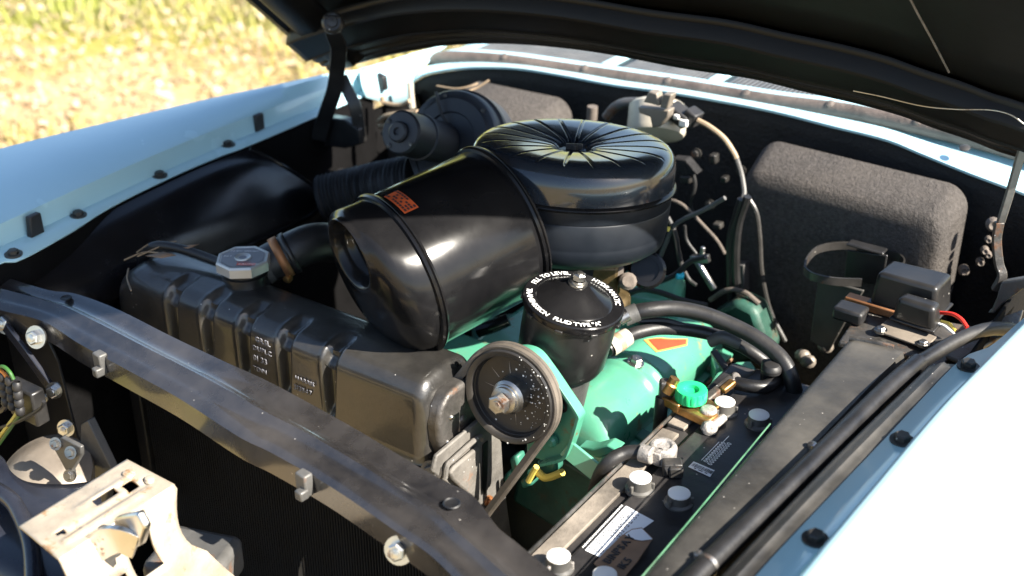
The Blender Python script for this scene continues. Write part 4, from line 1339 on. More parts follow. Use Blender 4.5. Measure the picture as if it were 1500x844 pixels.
for i, (u, v) in enumerate(cap_px):
    hi = capz if i < 3 else BZ+.020
    c = P(u, v, z=hi)
    r = .0125
    bm = BM(); lathe(bm, Vector((c.x, c.y, BZ+.004)), (0, 0, 1), [(.017, 0), (.0165, .004), (.0135, .006), (.0125, hi-BZ-.0055)], 28)
    cb = obj('cell_cap', bm, 'cap_side', bat)
    bm = BM(); lathe(bm, Vector((c.x, c.y, hi-.0012)), (0, 0, 1), [(r, 0), (r, .0012), (r*.92, .002), (0, .0022)], 30); obj('cap_top', bm, 'white_plastic', cb)
    bm = BM()
    for a in (20, 140, 260):
        p = Vector((math.cos(R(a)), math.sin(R(a)), 0)); box(bm, Vector((c.x, c.y, BZ+.011))+p*.0145, (.004, .0035, .011), X=p)
    obj('cap_lug', bm, 'cap_side' if i else 'lead', cb, bevel=.0008)
# labels
bz = BZ+.0066
def bp(u, v, z=bz): return P(u, v, z=z)
bm = BM(); quad(bm, [bp(857, 806), bp(917, 741), bp(958, 763), bp(882, 818)]); lb = obj('label', bm, 'paper', bat)
bm = BM()
rnd = random.Random(9)
o0, ox, oy = bp(857, 806, bz+.0004), bp(917, 741, bz+.0004)-bp(857, 806, bz+.0004), bp(882, 818, bz+.0004)-bp(857, 806, bz+.0004)
def lq(a, b, w, h): quad(bm, [o0+ox*a+oy*b, o0+ox*(a+w)+oy*b, o0+ox*(a+w)+oy*(b+h), o0+ox*a+oy*(b+h)])
for row in range(7):
    b = .06+row*.135
    a = .06
    while a < .93:
        w = rnd.uniform(.015, .05)
        if not (.17 < a < .36 and row > 2): lq(a, b, w, .055)
        a += w+rnd.uniform(.012, .04)
lq(0.0, -.09, 1.0, .05)
obj('label_print', bm, 'ink', bat)
bm = BM()
a = 0
o0, ox, oy = bp(852, 801, bz+.0002), bp(912, 737, bz+.0002)-bp(852, 801, bz+.0002), bp(857, 804, bz+.0002)-bp(852, 801, bz+.0002)
while a < .97:
    w = rnd.uniform(.01, .03); lq(a, .1, w, .45); a += w+.012
obj('edge_print', bm, 'white_ink', bat)
# barcode and rows of rings
bm = BM(); quad(bm, [bp(1008, 684), bp(1016, 676), bp(1047, 689), bp(1040, 699)]); obj('label', bm, 'paper', bat)
bm = BM()
o0, ox, oy = bp(1009.5, 683.5, bz+.0004), bp(1041, 697, bz+.0004)-bp(1009.5, 683.5, bz+.0004), bp(1016.5, 677, bz+.0004)-bp(1009.5, 683.5, bz+.0004)
a = .03
while a < .95:
    w = rnd.choice([.012, .02, .035]); lq(a, .28, w, .6); a += w+rnd.choice([.014, .022, .03])
lq(.2, .05, .1, .12); lq(.4, .05, .2, .12); lq(.7, .05, .12, .12)
obj('barcode_print', bm, 'ink', bat)
bm = BM()
t = bp(1062, 650)-bp(1037, 676)
s_ = Vector((t.y, -t.x, 0))
text_on(bm, '0000000000', .0085, bp(1036, 678), t, -s_)
text_on(bm, '00000000000', .0085, bp(1042, 682), t, -s_)
d = t.normalized()
for px, ln in ((1033, .06), (1027, .045)):
    p = bp(px, 674); quad(bm, [p, p+d*ln, p+d*ln+s_.normalized()*.0010, p+s_.normalized()*.0010])
obj('battery_lettering', bm, 'white_ink', bat)
# green edge at the near side
bm = BM(); tube(bm, [P(935, 851, z=.935), P(1010, 763, z=.9355), P(1085, 673, z=.9355), P(1128, 621, z=.9355)], .0009, 8); tag(obj('green_edge_line', bm, 'edge_green'), 'thin green line running along the near edge of the battery', 'cord')
# handwritten cardboard tag
tagp = thing('cardboard_tag', 'torn brown cardboard tag with black handwriting lying on the battery', 'tag', bp(910, 810))
bm = BM(); prism(bm, [bp(870, 826, bz+.002), bp(910, 786, bz+.004), bp(926, 776, bz+.005), bp(940, 774, bz+.005), bp(956, 790, bz+.004), bp(935, 822, bz+.003), bp(905, 858, bz+.002)], (0, 0, .0012)); obj('card', bm, 'cardboard', tagp)
bm = BM()
t = bp(930, 781)-bp(886, 826)
s_ = Vector((t.y, -t.x, 0))
text_on(bm, 'BINPSAY', .0125, bp(893, 826, bz+.0066), t, -s_); text_on(bm, '1K5', .0125, bp(914, 834, bz+.0066), t, -s_)
obj('handwriting', bm, 'ink', tagp, solid=.0008)
bm = BM(); bm.faces.new([bm.verts.new(p) for p in (bp(915, 783, bz+.0068), bp(926, 776, bz+.0068), bp(940, 774, bz+.0068), bp(956, 790, bz+.0068), bp(940, 792, bz+.0068), bp(928, 790, bz+.0068))]); obj('faded_patch', bm, 'paper', tagp)

# negative lead clamp (corroded)
cl = thing('battery_cable', 'corroded grey lead clamp with a black cable dropping beside the battery', 'cable', P(965, 668, z=.87))
bm = BM(); tube(bm, [P(938, 662, z=.868), P(915, 664, z=.866), P(893, 676, z=.86), P(880, 694, z=.84), P(872, 715, z=.80), P(866, 740, z=.74)], .0085, 12, 40); obj('lead', bm, 'rubber', cl)
bm = BM(); cyl(bm, P(938, 663, z=.869), P(956, 668, z=.87), .0105, 16); lathe(bm, P(970, 672, z=.856), (0, 0, 1), [(.0165, 0), (.017, .016), (.015, .020), (.010, .0205), (.009, .018), (0, .018)], 24); box(bm, P(958, 667, z=.866), (.02, .014, .016), X=P(970, 672, z=.87)-P(940, 664, z=.87))
obj('clamp', bm, 'lead', cl, bevel=.0015)
bm = BM(); box(bm, P(985, 684, z=.862), (.022, .016, .016), X=RT); box(bm, P(990, 690, z=.862), (.016, .012, .014), X=RT); obj('clamp_ear', bm, 'black_dusty', cl, bevel=.002)
bm = BM(); cyl(bm, P(975, 690, z=.862), P(990, 684, z=.866), .005, 6); obj('clamp_bolt', bm, 'rubber', cl)
# disconnect switch with green knob
sw = thing('battery_switch', 'bright green fluted knob on a brass battery disconnect clamp', 'switch', P(1012, 600, z=.86))
KC = P(1012, 584, z=.872)
bm = BM()
rows = []
for r, h in ((.0195, 0), (.0198, .002), (.0198, .012), (.0185, .0145), (.013, .0152), (.0095, .0140), (.0085, .010), (.006, .009), (0, .009)):
    rows.append([KC+Vector((math.cos(2*math.pi*k/96)*(r*(1-.05*(1 if (k % 6 < 2 and r > .015 and .001 < h < .014) else 0))), math.sin(2*math.pi*k/96)*(r*(1-.05*(1 if (k % 6 < 2 and r > .015 and .001 < h < .014) else 0))), h)) for k in range(96)])
V = grid(bm, rows, close_v=True); bm.faces.new(V[0])
obj('knob', bm, 'green_plastic', sw, ang=30)
bm = BM()
box(bm, P(1018, 605, z=.862), (.055, .022, .012), X=P(1045, 618, z=.86)-P(990, 592, z=.86)); cyl(bm, KC-Vector((0, 0, .012)), KC, .012, 18)
box(bm, P(985, 590, z=.866), (.03, .014, .012), X=P(1000, 596, z=.86)-P(970, 580, z=.86)); box(bm, P(1035, 598, z=.866), (.03, .02, .006), X=(.3, 1, 0))
obj('clamp', bm, 'brass', sw, bevel=.002)
bm = BM(); lathe(bm, P(1037, 612, z=.858), (0, 0, 1), [(.011, 0), (.0105, .012), (.0085, .014), (0, .0145)], 20); lathe(bm, P(1040, 628, z=.862), (-FW), [(.010, -.012), (.010, 0), (.006, .003), (.003, .003), (0, .002)], 8); cyl(bm, P(1040, 628, z=.86), P(1060, 612, z=.86), .006, 8)
obj('terminal_post', bm, 'lead', sw, bevel=.001)
bm = BM(); tube(bm, [P(970, 582, z=.868), P(968, 600, z=.85), P(966, 625, z=.81), P(960, 660, z=.74)], .0085, 12, 24); obj('lead', bm, 'rubber', sw)
bm = BM(); box(bm, P(976, 571, z=.878), (.018, .014, .028), X=RT); obj('lug', bm, 'dirty_steel', sw, bevel=.003)
bm = BM(); lathe(bm, P(984, 563, z=.888), (.3, .3, .9), [(.0085, -.012), (.0085, 0), (.0065, .002), (.0065, .009), (0, .010)], 16); obj('lug_nut', bm, 'brass', sw)
# positive clamp at the far end
pc = thing('battery_cable', 'brass tipped battery clamp with black taped cable at the far battery end', 'cable', P(1060, 568, z=.86))
bm = BM(); box(bm, P(1053, 572, z=.866), (.052, .012, .012), X=P(1076, 556, z=.87)-P(1040, 585, z=.86)); cyl(bm, P(1074, 556, z=.866), P(1080, 552, z=.872), .008, 10); obj('clamp', bm, 'dirty_steel', pc, bevel=.002)
bm = BM(); box(bm, P(1066, 566, z=.872), (.022, .010, .008), X=P(1076, 556, z=.87)-P(1040, 585, z=.86)); obj('brass_bolt', bm, 'brass', pc, bevel=.002)
bm = BM(); tube(bm, [P(1078, 561, z=.866), P(1100, 566, z=.866), P(1122, 566, z=.864), P(1140, 556, z=.86), P(1150, 560, z=.85), P(1158, 580, z=.84)], .0085, 12, 30); obj('lead', bm, 'hose_rubber', pc)
bm = BM(); box(bm, P(1132, 545, z=.865), (.028, .022, .03), X=RT); lathe(bm, P(1130, 540, z=.88), (0, 0, 1), [(.013, -.004), (.013, .004), (.009, .006), (0, .006)], 18); obj('boot', bm, 'rubber', pc, bevel=.004)

# ================================================================== BLOWER
BC = P(661, 206, y=1.475)
BA = (P(586, 193, y=1.36)-P(640, 207, y=1.46)).normalized()
blow = thing('heater_blower', 'black heater blower motor with round housing against the far firewall', 'blower', BC)
k_ = 1.0
b_a, b1, b2 = basis(BA)
bm = BM(); lathe(bm, BC, BA, [(.080, -.07), (.0835, -.03), (.084, -.024), (.080, -.022), (.080, -.002), (.078, .002), (.070, .003), (.066, .006), (.045, .007), (.043, .004), (.036, .004), (0, .004)], 72); obj('housing', bm, 'blower_black_skytint', blow, ang=30)
MC = P(641, 208, y=BC.y-.02)
bm = BM(); lathe(bm, MC, BA, [(.032, -.03), (.033, .02), (.0335, .055), (.036, .056), (.036, .062), (.0335, .063), (.033, .110), (.030, .114), (.016, .115), (.0155, .121), (.013, .123), (.006, .123), (.005, .119), (0, .119)], 48); obj('motor', bm, 'blower_black_skytint', blow, ang=30)
for a in (60, 240, 150):
    p = b1*math.cos(R(a))+b2*math.sin(R(a)); bm = BM(); lathe(bm, MC+BA*.114+p*.026, BA, [(.004, 0), (.004, .002), (0, .003)], 8); obj('screw', bm, 'black_dusty', blow)
for a in (20, 80, 140, 200, 260, 320):
    p = b1*math.cos(R(a))+b2*math.sin(R(a)); bm = BM(); lathe(bm, BC+BA*.003+p*.072, BA, [(.0035, -.001), (.0035, .002), (0, .003)], 8); obj('screw', bm, 'black_dusty', blow)
bm = BM(); tube(bm, [BC+BA*.008+UP*.075-RT*.02, BC+BA*.010+UP*.045-RT*.012, BC+BA*.010+UP*.02+RT*.0, BC+BA*.012-UP*.01+RT*.015], .0025, 6); obj('motor_wire', bm, 'rubber', blow)
bm = BM(); lathe(bm, P(640, 250, y=BC.y-.0), (P(610, 262, y=1.45)-P(645, 248, y=1.475)), [(.045, -.05), (.045, .02), (.047, .022), (.047, .030), (.044, .031)], 30); obj('outlet_collar', bm, 'black_satin', blow)
duct = thing('air_duct', 'dark ribbed air duct hose running from the blower along the far side', 'duct', P(560, 270, y=1.55))
bm = BM(); rr = lambda t: .039+.0018*math.sin(t*150)
tube(bm, [P(612, 262, y=1.46), P(580, 268, y=1.45), P(540, 276, y=1.44), P(500, 285, y=1.42), P(470, 292, y=1.40)], rr, 22, 130); obj('duct_hose', bm, 'rubber', duct)
# tan lit pieces behind the hinge (metal tab, pipes, grommet)
bm = BM(); tube(bm, [P(700, 122, y=1.70), P(690, 126, y=1.69), P(668, 130, y=1.68), P(640, 126, y=1.68)], .0018, 6, 20); tube(bm, [P(716, 118, y=1.71), P(700, 128, y=1.70), P(688, 133, y=1.69)], .0022, 6, 20); tag(obj('ground_strap', bm, 'tan_cable'), 'frayed tan wire ends sticking up behind the blower housing', 'wire')
for n_, (a, m_) in enumerate(((((555, 178), (566, 170), (590, 166), (612, 164)), 'tan_cable'), (((556, 186), (575, 182), (600, 178)), 'tan_cable'), (((560, 196), (575, 192), (598, 190)), 'grey_bracket'))):
    bm = BM(); tube(bm, [P(u, v, y=1.60) for u, v in a], .0045, 8, 24)
    tag(obj('brake_line', bm, m_), ('uppermost tan pipe beside the blower motor end cap', 'middle tan pipe just under the uppermost one beside the blower motor', 'lowest grey pipe touching the blower motor end cap')[n_], 'pipe', 'pipes beside the blower motor')
bm = BM(); tube(bm, [P(560, 142, y=1.64), P(562, 150, y=1.64), P(585, 154, y=1.64), P(600, 148, y=1.64)], .004, 8, 24); tag(obj('wire_loop', bm, 'tan_cable'), 'bent tan rod hook below the sunlit far cowl corner', 'rod')
bm = BM(); tube(bm, [P(600, 120, y=1.70), P(602, 140, y=1.70), P(604, 158, y=1.70)], .006, 8); obj('drain_channel', bm, 'cream_cast', fire)
bm = BM(); prism(bm, [P(u, v, y=1.62) for u, v in ((478, 230), (494, 223), (507, 228), (510, 242), (500, 250), (480, 246))], (0, .004, 0)); obj('patch', bm, 'tar_pad', fire)
bm = BM(); prism(bm, [P(u, v, y=1.70) for u, v in ((565, 205), (580, 205), (586, 222), (572, 246), (562, 240))], (0, .004, 0)); obj('patch', bm, 'tar_pad', fire)
bm = BM(); tube(bm, [P(478, 214, y=1.55), P(466, 232, y=1.55), P(470, 248, y=1.55), P(500, 258, y=1.55), P(540, 258, y=1.55)], .014, 12); tag(obj('heater_hose', bm, 'rubber'), 'black hose loop below the far crossed hinge arms', 'hose')

# ================================================================== WIPER MOTOR and firewall fittings
wm = thing('wiper_motor', 'cream wiper motor with black connector high on the firewall', 'motor', P(965, 190, y=1.78))
wc = P(962, 182, y=1.70)
bm = BM(); lathe(bm, wc, Vector((.25, -.55, -.8)), [(.0, -.034), (.040, -.034), (.047, -.028), (.047, .012), (.044, .018), (.03, .022), (0, .024)], 40); obj('motor_body', bm, 'cream_cast', wm, ang=35)
bm = BM(); prism(bm, [P(u, v, y=1.635) for u, v in ((934, 157), (980, 162), (978, 172), (966, 186), (955, 188), (952, 172), (936, 166))], (0, .02, 0))
prism(bm, [P(u, v, y=1.63) for u, v in ((942, 150), (950, 134), (962, 137), (966, 156))], (0, .018, 0)); prism(bm, [P(u, v, y=1.63) for u, v in ((966, 157), (971, 138), (984, 139), (977, 160))], (0, .018, 0)); obj('motor_bracket', bm, 'horn_tan', wm, bevel=.002)
bm = BM(); box(bm, P(996, 168, y=1.68), (.040, .03, .022), X=(.9, -.1, -.35)); box(bm, P(1014, 172, y=1.68), (.022, .026, .026), X=(.9, -.1, -.35)); obj('connector', bm, 'rubber', wm, bevel=.003)
bm = BM(); box(bm, P(1002, 180, y=1.665), (.014, .01, .012)); box(bm, P(992, 171, y=1.665), (.010, .01, .008)); obj('terminal', bm, 'white_plastic', wm, bevel=.002)
bm = BM(); tube(bm, [P(888, 172, y=1.72), P(900, 158, y=1.72), P(915, 151, y=1.72), P(934, 150, y=1.72)], .0085, 10); obj('vacuum_hose', bm, 'grey_bracket', wm)
bm = BM(); tube(bm, [P(1022, 176, y=1.67), P(1040, 186, y=1.67), P(1060, 202, y=1.67), P(1074, 222, y=1.67), P(1079, 232, y=1.67)], .0042, 8, 30)
sc_ = thing('speedometer_cable', 'thin tan and black cable drooping from the wiper motor to the engine', 'cable', P(1079, 232, y=1.67)); obj('cable_sheath', bm, 'tan_cable', sc_)
bm = BM(); tube(bm, [P(1079, 232, y=1.67), P(1086, 255, y=1.67), P(1090, 280, y=1.66), P(1088, 292, y=1.65)], .004, 8, 30); obj('cable_tail', bm, 'grey_bracket', sc_)
for n_, (a, lab) in enumerate((([(1086, 292), (1078, 320), (1070, 350), (1070, 400), (1072, 460), (1074, 476)], 'upright black cable in front of the near firewall pad, nearest the engine'), ([(1095, 288), (1082, 330), (1078, 380), (1082, 430), (1098, 470), (1118, 500)], 'black cable bending away beside the upright cable near the firewall pad'))):
    bm = BM(); tube(bm, [P(u, v, y=1.62) for u, v in a], .0065, 8, 50); tag(obj('control_cable', bm, 'hose_rubber'), lab, 'cable', 'cables in front of the near firewall pad')
for n_, (a, r_, m_, lab) in enumerate((
        ([(1062, 290), (1030, 308), (1000, 322), (985, 335), (975, 358), (968, 375)], .0035, 'grey_bracket', 'grey wire sloping from the cables down behind the air cleaner'),
        ([(978, 318), (988, 340), (994, 370), (1000, 395)], .004, 'rubber', 'black wire dropping behind the round air cleaner'),
        ([(1003, 330), (1006, 352), (1020, 372)], .0025, 'rubber', 'thin black wire curling beside the firewall tee fitting'),
        ([(1034, 376), (1010, 384), (990, 402), (960, 415), (930, 424), (905, 432)], .0042, 'rubber', 'long black plug wire crossing from the tee fitting to the reservoir'),
        ([(1003, 398), (1010, 410), (1020, 418)], .003, 'rubber', 'short black wire hanging under the plug wire'))):
    bm = BM(); tube(bm, [P(u, v, y=1.58 if n_ != 3 else 1.50) for u, v in a], r_, 8, 40); tag(obj('wire', bm, m_), lab, 'wire')
bm = BM(); cyl(bm, P(1022, 384, y=1.56), P(1046, 424, y=1.56), .0055, 10); box(bm, P(1026, 379, y=1.56), (.03, .01, .012), X=(1, 0, .3)); cyl(bm, P(1030, 362, y=1.56), P(1028, 378, y=1.56), .004, 8)
tag(obj('tee_fitting', bm, 'steel', bevel=.001), 'small steel tee fitting on a rod in the dark behind the engine', 'fitting')
bm = BM(); lathe(bm, P(995, 404, y=1.5), (RT), [(.0, -.006), (.006, -.004), (.006, .006), (0, .008)], 10); tag(obj('wire_plug', bm, 'cyan_tip'), 'tiny bright cyan wire plug in the dark behind the hoses', 'plug')
bm = BM(); tube(bm, [P(972, 335, y=1.5), P(968, 348, y=1.5), P(964, 356, y=1.5)], .002, 6); tube(bm, [P(974, 334, y=1.5), P(980, 336, y=1.5)], .004, 6); tag(obj('wire_end', bm, 'yellow_wire'), 'yellow stripped wire end beside the air cleaner bowl', 'wire')
bm = BM(); tube(bm, [P(953, 355, y=1.48), P(956, 364, y=1.48)], .003, 6); tag(obj('wire_end', bm, 'orange_wire'), 'small orange wire end under the air cleaner bowl', 'wire')
bm = BM(); prism(bm, [P(u, v, y=1.66) for u, v in ((1072, 388), (1090, 388), (1090, 430), (1076, 440))], (0, .02, 0)); obj('wall_tab', bm, 'grey_bracket', fire, bevel=.002)
bm = BM(); prism(bm, [P(u, v, y=1.70) for u, v in ((984, 232), (1004, 234), (1022, 256), (1000, 258), (984, 248))], (0, .02, 0)); obj('wall_tab', bm, 'undercoat', fire, bevel=.002)
bm = BM(); cyl(bm, P(868, 156, y=1.74), P(867, 176, y=1.74), .009, 14); obj('wall_stud', bm, 'dull_tan', fire)
for u, v, r in ((1455, 330, .010), (1448, 352, .005), (1443, 368, .006), (1448, 374, .005), (1436, 385, .006), (1412, 397, .008)):
    bm = BM(); lathe(bm, P(u, v, y=1.72), (.3, -.9, .2), [(r, -.01), (r, .0), (r*.6, .005), (r*.3, .003), (0, .002)], 14); obj('wall_stud', bm, 'dull_tan', fire)
for n_, (a, y_, r_, m_, lab) in enumerate((
        ([(962, 300), (975, 292), (1000, 300), (1030, 330), (1050, 352), (1062, 372)], 1.66, .0028, 'dull_tan', 'dusty tan wire looping low across the dark firewall behind the air cleaner'),
        ([(1014, 250), (1018, 272), (1012, 300), (1020, 322)], 1.72, .0035, 'rubber', 'black wire running down the firewall under the wiper motor'),
        ([(905, 440), (935, 425), (965, 428), (1000, 440), (1035, 448)], 1.46, .0045, 'rubber', 'thick black plug wire lying low across the engine behind the hoses'),
        ([(915, 428), (938, 405), (950, 380), (962, 362)], 1.47, .0035, 'rubber', 'black wire rising from the reservoir side to the choke housing'),
        ([(1040, 440), (1065, 425), (1090, 428), (1112, 445)], 1.60, .004, 'dull_tan', 'dusty tan pipe bent over the far end of the engine'),
        ([(1094, 287), (1108, 312), (1113, 350), (1116, 400), (1128, 455), (1150, 500)], 1.64, .004, 'black_dusty', 'dusty black cable hanging along the near edge of the large firewall pad'))):
    bm = BM(); tube(bm, [P(u, v, y=y_) for u, v in a], r_, 8, 40); tag(obj('wire' if n_ != 4 else 'pipe', bm, m_), lab, 'wire' if n_ != 4 else 'pipe')
for u, v, w_, h_ in ((1006, 262, .018, .012), (1046, 232, .012, .016), (1062, 262, .010, .010), (1052, 330, .014, .010), (930, 240, .02, .014)):
    bm = BM(); box(bm, P(u, v, y=1.77), (w_, .016, h_), X=(1, .02, .1)); obj('wall_clip', bm, 'black_dusty', fire, bevel=.002)
for u, v in ((1020, 225), (1085, 250), (1092, 350), (1040, 300), (905, 210)):
    bolt(fire, P(u, v, y=1.785), (0, -1, .1), .006, 'black_dusty', .005)
# ---- washer jar bracket with strap loop
wj = thing('jar_bracket', 'empty dark washer jar bracket with a strap loop on the firewall pad', 'bracket', P(1225, 440, y=1.62))
bm = BM(); lp = [(1178, 396), (1182, 382), (1198, 366), (1228, 360), (1262, 362), (1296, 370), (1318, 378), (1324, 388), (1312, 398)]
ribbon(bm, [P(u, v, z=.90) for u, v in lp], (0, 0, 1), .012, .0025, 50); ribbon(bm, [P(u, v, z=.90) for u, v in ((1178, 396), (1190, 405), (1220, 412), (1262, 414))], (0, 0, 1), .012, .0025, 20); obj('strap', bm, 'black_dusty', wj, ang=50)
bm = BM(); prism(bm, [P(u, v, y=1.625) for u, v in ((1240, 366), (1300, 374), (1292, 420), (1236, 410))], (0, .004, 0)); box(bm, P(1270, 362, y=1.625), (.055, .02, .004)); obj('back_plate', bm, 'black_satin', wj, bevel=.002)
bm = BM(); prism(bm, [P(u, v, y=1.56) for u, v in ((1198, 408), (1266, 426), (1240, 470), (1214, 516), (1186, 500))], (0, .004, 0)); obj('leg_plate', bm, 'black_dirty', wj, bevel=.002)
for u, v in ((1212, 508), (1178, 522), (1186, 530)):
    bm = BM(); lathe(bm, P(u, v, z=.78), (-FW), [(.010, -.02), (.010, 0), (.006, .004), (0, .005)], 10); obj('foot_bolt', bm, 'horn_tan', wj, bevel=.001)

# ================================================================== REGULATOR, RELAY on the shelf
vr = thing('voltage_regulator', 'black box-shaped voltage regulator cover on the dusty inner fender shelf', 'regulator', P(1325, 440, z=.90))
base = [P(u, v, z=.922) for u, v in ((1272, 446), (1368, 474), (1393, 448), (1297, 424))]
def cover(name, base, h, parent, m, taper=.9, rr=.006):
    c = sum(base, Vector())/4
    top = [c+(p-c)*taper+Vector((0, 0, h)) for p in base]
    bm = BM(); V = [bm.verts.new(p) for p in base]; T = [bm.verts.new(p) for p in top]
    bm.faces.new(V); bm.faces.new(T)
    for i in range(4): bm.faces.new([V[i], V[(i+1) % 4], T[(i+1) % 4], T[i]])
    o = obj(name, bm, m, parent, bevel=rr, segs=4)
    bm = BM(); fl = [c+(p-c)*1.06 for p in base]; prism(bm, fl, (0, 0, .004)); obj('flange', bm, m, parent, bevel=.0015)
    return o
cover('cover', base, .048, vr, 'black_satin')
bm = BM(); box(bm, P(1285, 450, z=.919), (.085, .018, .012), X=base[1]-base[0]); obj('terminal_strip', bm, 'copper', vr, bevel=.002)
bm = BM(); box(bm, P(1246, 458, z=.922), (.04, .03, .018), X=base[1]-base[0]); obj('terminal', bm, 'rubber', vr, bevel=.004)
hr_ = thing('horn_relay', 'small black rounded relay box in front of the regulator on the shelf', 'relay', P(1340, 465, z=.91))
base2 = [P(u, v, z=.925) for u, v in ((1304, 469), (1366, 489), (1378, 476), (1318, 458))]
cover('cover', base2, .034, hr_, 'black_satin', .88, .007)
bm = BM(); prism(bm, [P(u, v, z=.916) for u, v in ((1280, 486), (1300, 470), (1372, 496), (1356, 512))], (0, 0, .003)); obj('base_plate', bm, 'horn_tan', hr_, bevel=.001)
for u, v in ((1290, 484), (1352, 504)): bolt(hr_, P(u, v, z=.919), (0, 0, 1), .0055, 'steel', .004)
bm = BM(); tube(bm, [P(1376, 458, z=.937), P(1395, 460, z=.942), P(1408, 468, z=.942), P(1417, 480, z=.937)], .0026, 8, 24); tag(obj('wire', bm, 'red_wire'), 'red wire leaving the small relay box on the inner fender', 'wire')
for k, (a, m_) in enumerate((([(1378, 470), (1390, 474), (1400, 484)], 'yellow_wire'), ([(1374, 474), (1384, 478), (1398, 490)], 'white_plastic'))):
    bm = BM(); tube(bm, [P(u, v, z=.930) for u, v in a], .002, 6, 16); tag(obj('wire', bm, m_), ('yellow wire below the red one at the relay box', 'white wire lowest at the relay box')[k], 'wire')

# ================================================================== LATCH BRACKET, HORN, TERMINAL BLOCK at the front
la = thing('hood_latch', 'bright bare metal hood latch bracket at the front of the car', 'latch', P(150, 760, z=.88))
LT = [P(u, v, z=.90) for u, v in ((28, 770), (190, 672), (262, 712), (262, 722), (90, 822))]
bm = BM()
lt = [P(28, 772, z=.90), P(186, 674, z=.90), P(258, 712, z=.90), P(88, 822, z=.90)]
def bl(a, b, z=0): return (lt[0].lerp(lt[1], a)).lerp(lt[3].lerp(lt[2], a), b)+Vector((0, 0, z))
# top plate with pressed central channel and slots left open
rows = []
for i in range(41):
    a = i/40
    row = []
    for j in range(25):
        b = j/24
        z = 0
        z += -.0035*math.exp(-((b-.62)/.07)**2)*(1 if .15 < a < .95 else 0)
        z += .004*math.exp(-((b-.78)/.06)**2)*(1 if .12 < a < .8 else 0)
        z += .003*math.exp(-((b-.35)/.05)**2)*(1 if .35 < a < .85 else 0)
        if b > .96: z -= .004
        row.append(bl(a, b, z))
    rows.append(row)
V = [[bm.verts.new(p) for p in r] for r in rows]
slots = [(.50, .70, .36, .50), (.74, .86, .40, .60), (.12, .20, .48, .58)]
for i in range(40):
    for j in range(24):
        a, b = (i+.5)/40, (j+.5)/24
        if any(s[0] < a < s[1] and s[2] < b < s[3] for s in slots): continue
        bm.faces.new([V[i][j], V[i+1][j], V[i+1][j+1], V[i][j+1]])
obj('top_plate', bm, 'old_tin', la, ang=50, solid=.003)
# front face (towards the camera) dropping from the near edge, with a curved neck and a window
fr_top = [bl(a, 1.0, -.003) for a in [i/30 for i in range(31)]]
nrm = Vector((.75, -.15, -.65)).normalized()
bm = BM()
rows = []
for j in range(17):
    s = j/16
    row = []
    for i, p in enumerate(fr_top):
        a = i/30
        shrink = .22*math.sin(min(1, s*1.4)*math.pi/2)
        q = fr_top[0].lerp(fr_top[-1], a*(1-.10*math.sin(min(1, s/.55)*math.pi)+.55*max(0, s-.42)**1.2))+Vector((.030*s+.010*math.sin(s*3.14), -.004*s, -.135*s))
        row.append(q)
    rows.append(row)
V = [[bm.verts.new(p) for p in r] for r in rows]
for j in range(16):
    for i in range(30):
        a, s = (i+.5)/30, (j+.5)/16
        if .50 < a < .72 and .12 < s < .42: continue
        if .30 < a < .44 and .30 < s < .52: continue
        bm.faces.new([V[j][i], V[j+1][i], V[j+1][i+1], V[j][i+1]])
obj('front_plate', bm, 'old_tin', la, ang=50, solid=.003)
bm = BM(); bx = bl(.5, 1.0)
prism(bm, [P(u, v, y=.60) for u, v in ((165, 760), (200, 752), (212, 775), (205, 800), (186, 810), (168, 790))], (.0, .01, 0)); obj('catch', bm, 'zinc', la, bevel=.003)
bm = BM(); ribbon(bm, [P(120, 815, y=.585), P(165, 790, y=.59), P(200, 800, y=.6)], (0, 0, 1), .03, .006); obj('lever', bm, 'zinc', la, bevel=.002)
bm = BM()
for a, b, r in ((.88, .30, .008), (.93, .62, .006), (.30, .78, .006)): lathe(bm, bl(a, b, .001), (0, 0, 1), [(r, -.001), (r*.8, .003), (r*.4, .004), (0, .0038)], 16)
obj('dimple', bm, 'old_tin', la)
bm = BM(); box(bm, P(285, 830, y=.72), (.09, .08, .05), X=(.9, .3, 0)); obj('foot', bm, 'grey_bracket', la, bevel=.01)

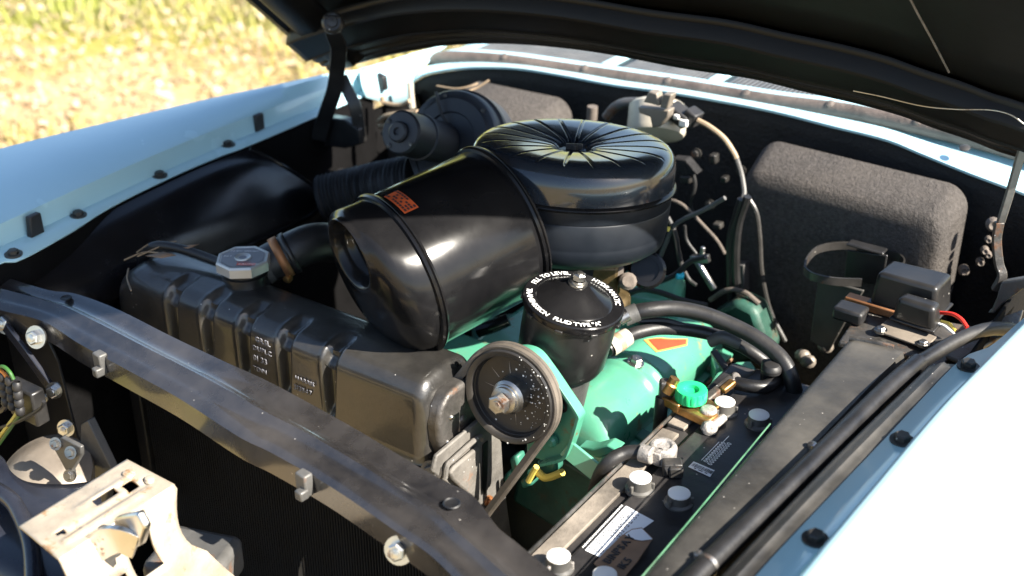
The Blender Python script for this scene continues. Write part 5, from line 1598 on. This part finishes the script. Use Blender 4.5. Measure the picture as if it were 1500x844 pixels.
horn = thing('horn', 'dusty grey disc horn at the front corner below the support bracket', 'horn', P(60, 690, y=.75))
hc = P(62, 698, y=.745)
bm = BM(); HA = Vector((.15, -.45, .88)).normalized()
lathe(bm, hc, HA, [(.062, -.02), (.064, -.012), (.064, -.006), (.058, -.002), (.045, .010), (.025, .018), (.010, .020), (0, .020)], 48); obj('horn_disc', bm, 'horn_tan', horn, ang=40)
bm = BM(); prism(bm, [P(u, v, y=.74) for u, v in ((75, 652), (90, 640), (118, 655), (119, 668), (106, 690), (108, 702), (98, 704), (96, 690), (84, 668))], (0, .006, 0)); hb = obj('horn_bracket', bm, 'grey_bracket', horn, bevel=.002)
for u, v in ((82, 650), (104, 663), (102, 697)): bolt(horn, P(u, v, y=.737), (.3, -.85, .4), .0055, 'steel', .004)

tb = thing('terminal_block', 'black wire junction block with coloured wires at the front corner', 'connector', P(30, 570, y=.74))
bm = BM(); box(bm, P(40, 588, y=.76), (.055, .02, .05)); obj('block', bm, 'black_satin', tb, bevel=.003)
for k, (u, v) in enumerate(((4, 560), (14, 566), (25, 574))):
    bm = BM()
    for q in range(4): lathe(bm, P(u+1.5*q, v-8+12*q, y=.735), (0, -.2, -1), [(.004, -.006), (.006, -.003), (.006, .003), (.004, .006)], 10)
    obj('spade_terminal', bm, 'rubber', tb)
for k, (a, m_, lab) in enumerate((([(-10, 540), (4, 537), (14, 545), (20, 556)], 'green_wire', 'upper green wire arching into the junction block'), ([(-10, 546), (0, 543), (8, 550), (12, 560)], 'orange_wire', 'orange wire arching into the junction block'), ([(-10, 552), (-2, 550), (3, 556)], 'red_wire', 'red wire at the far edge of the junction block'),
                                  ([(-10, 652), (8, 628), (20, 612), (28, 600)], 'yellow_wire', 'upper yellow wire below the junction block'), ([(-10, 662), (6, 640), (22, 618), (32, 604)], 'green_wire', 'lower green wire below the junction block'), ([(-10, 630), (20, 620), (45, 608), (62, 596), (64, 588)], 'rubber', 'black wire sagging from the junction block to the side plate'))):
    bm = BM(); tube(bm, [P(u, v, y=.735) for u, v in a], .0024, 8, 30); tag(obj('wire', bm, m_), lab, 'wire')
bm = BM(); tube(bm, [P(-10, 606, y=.74), P(4, 600, y=.74), P(12, 588, y=.74)], .004, 8, 20); tag(obj('wire', bm, 'blue_black'), 'thick dark wire entering the junction block from the side', 'wire')
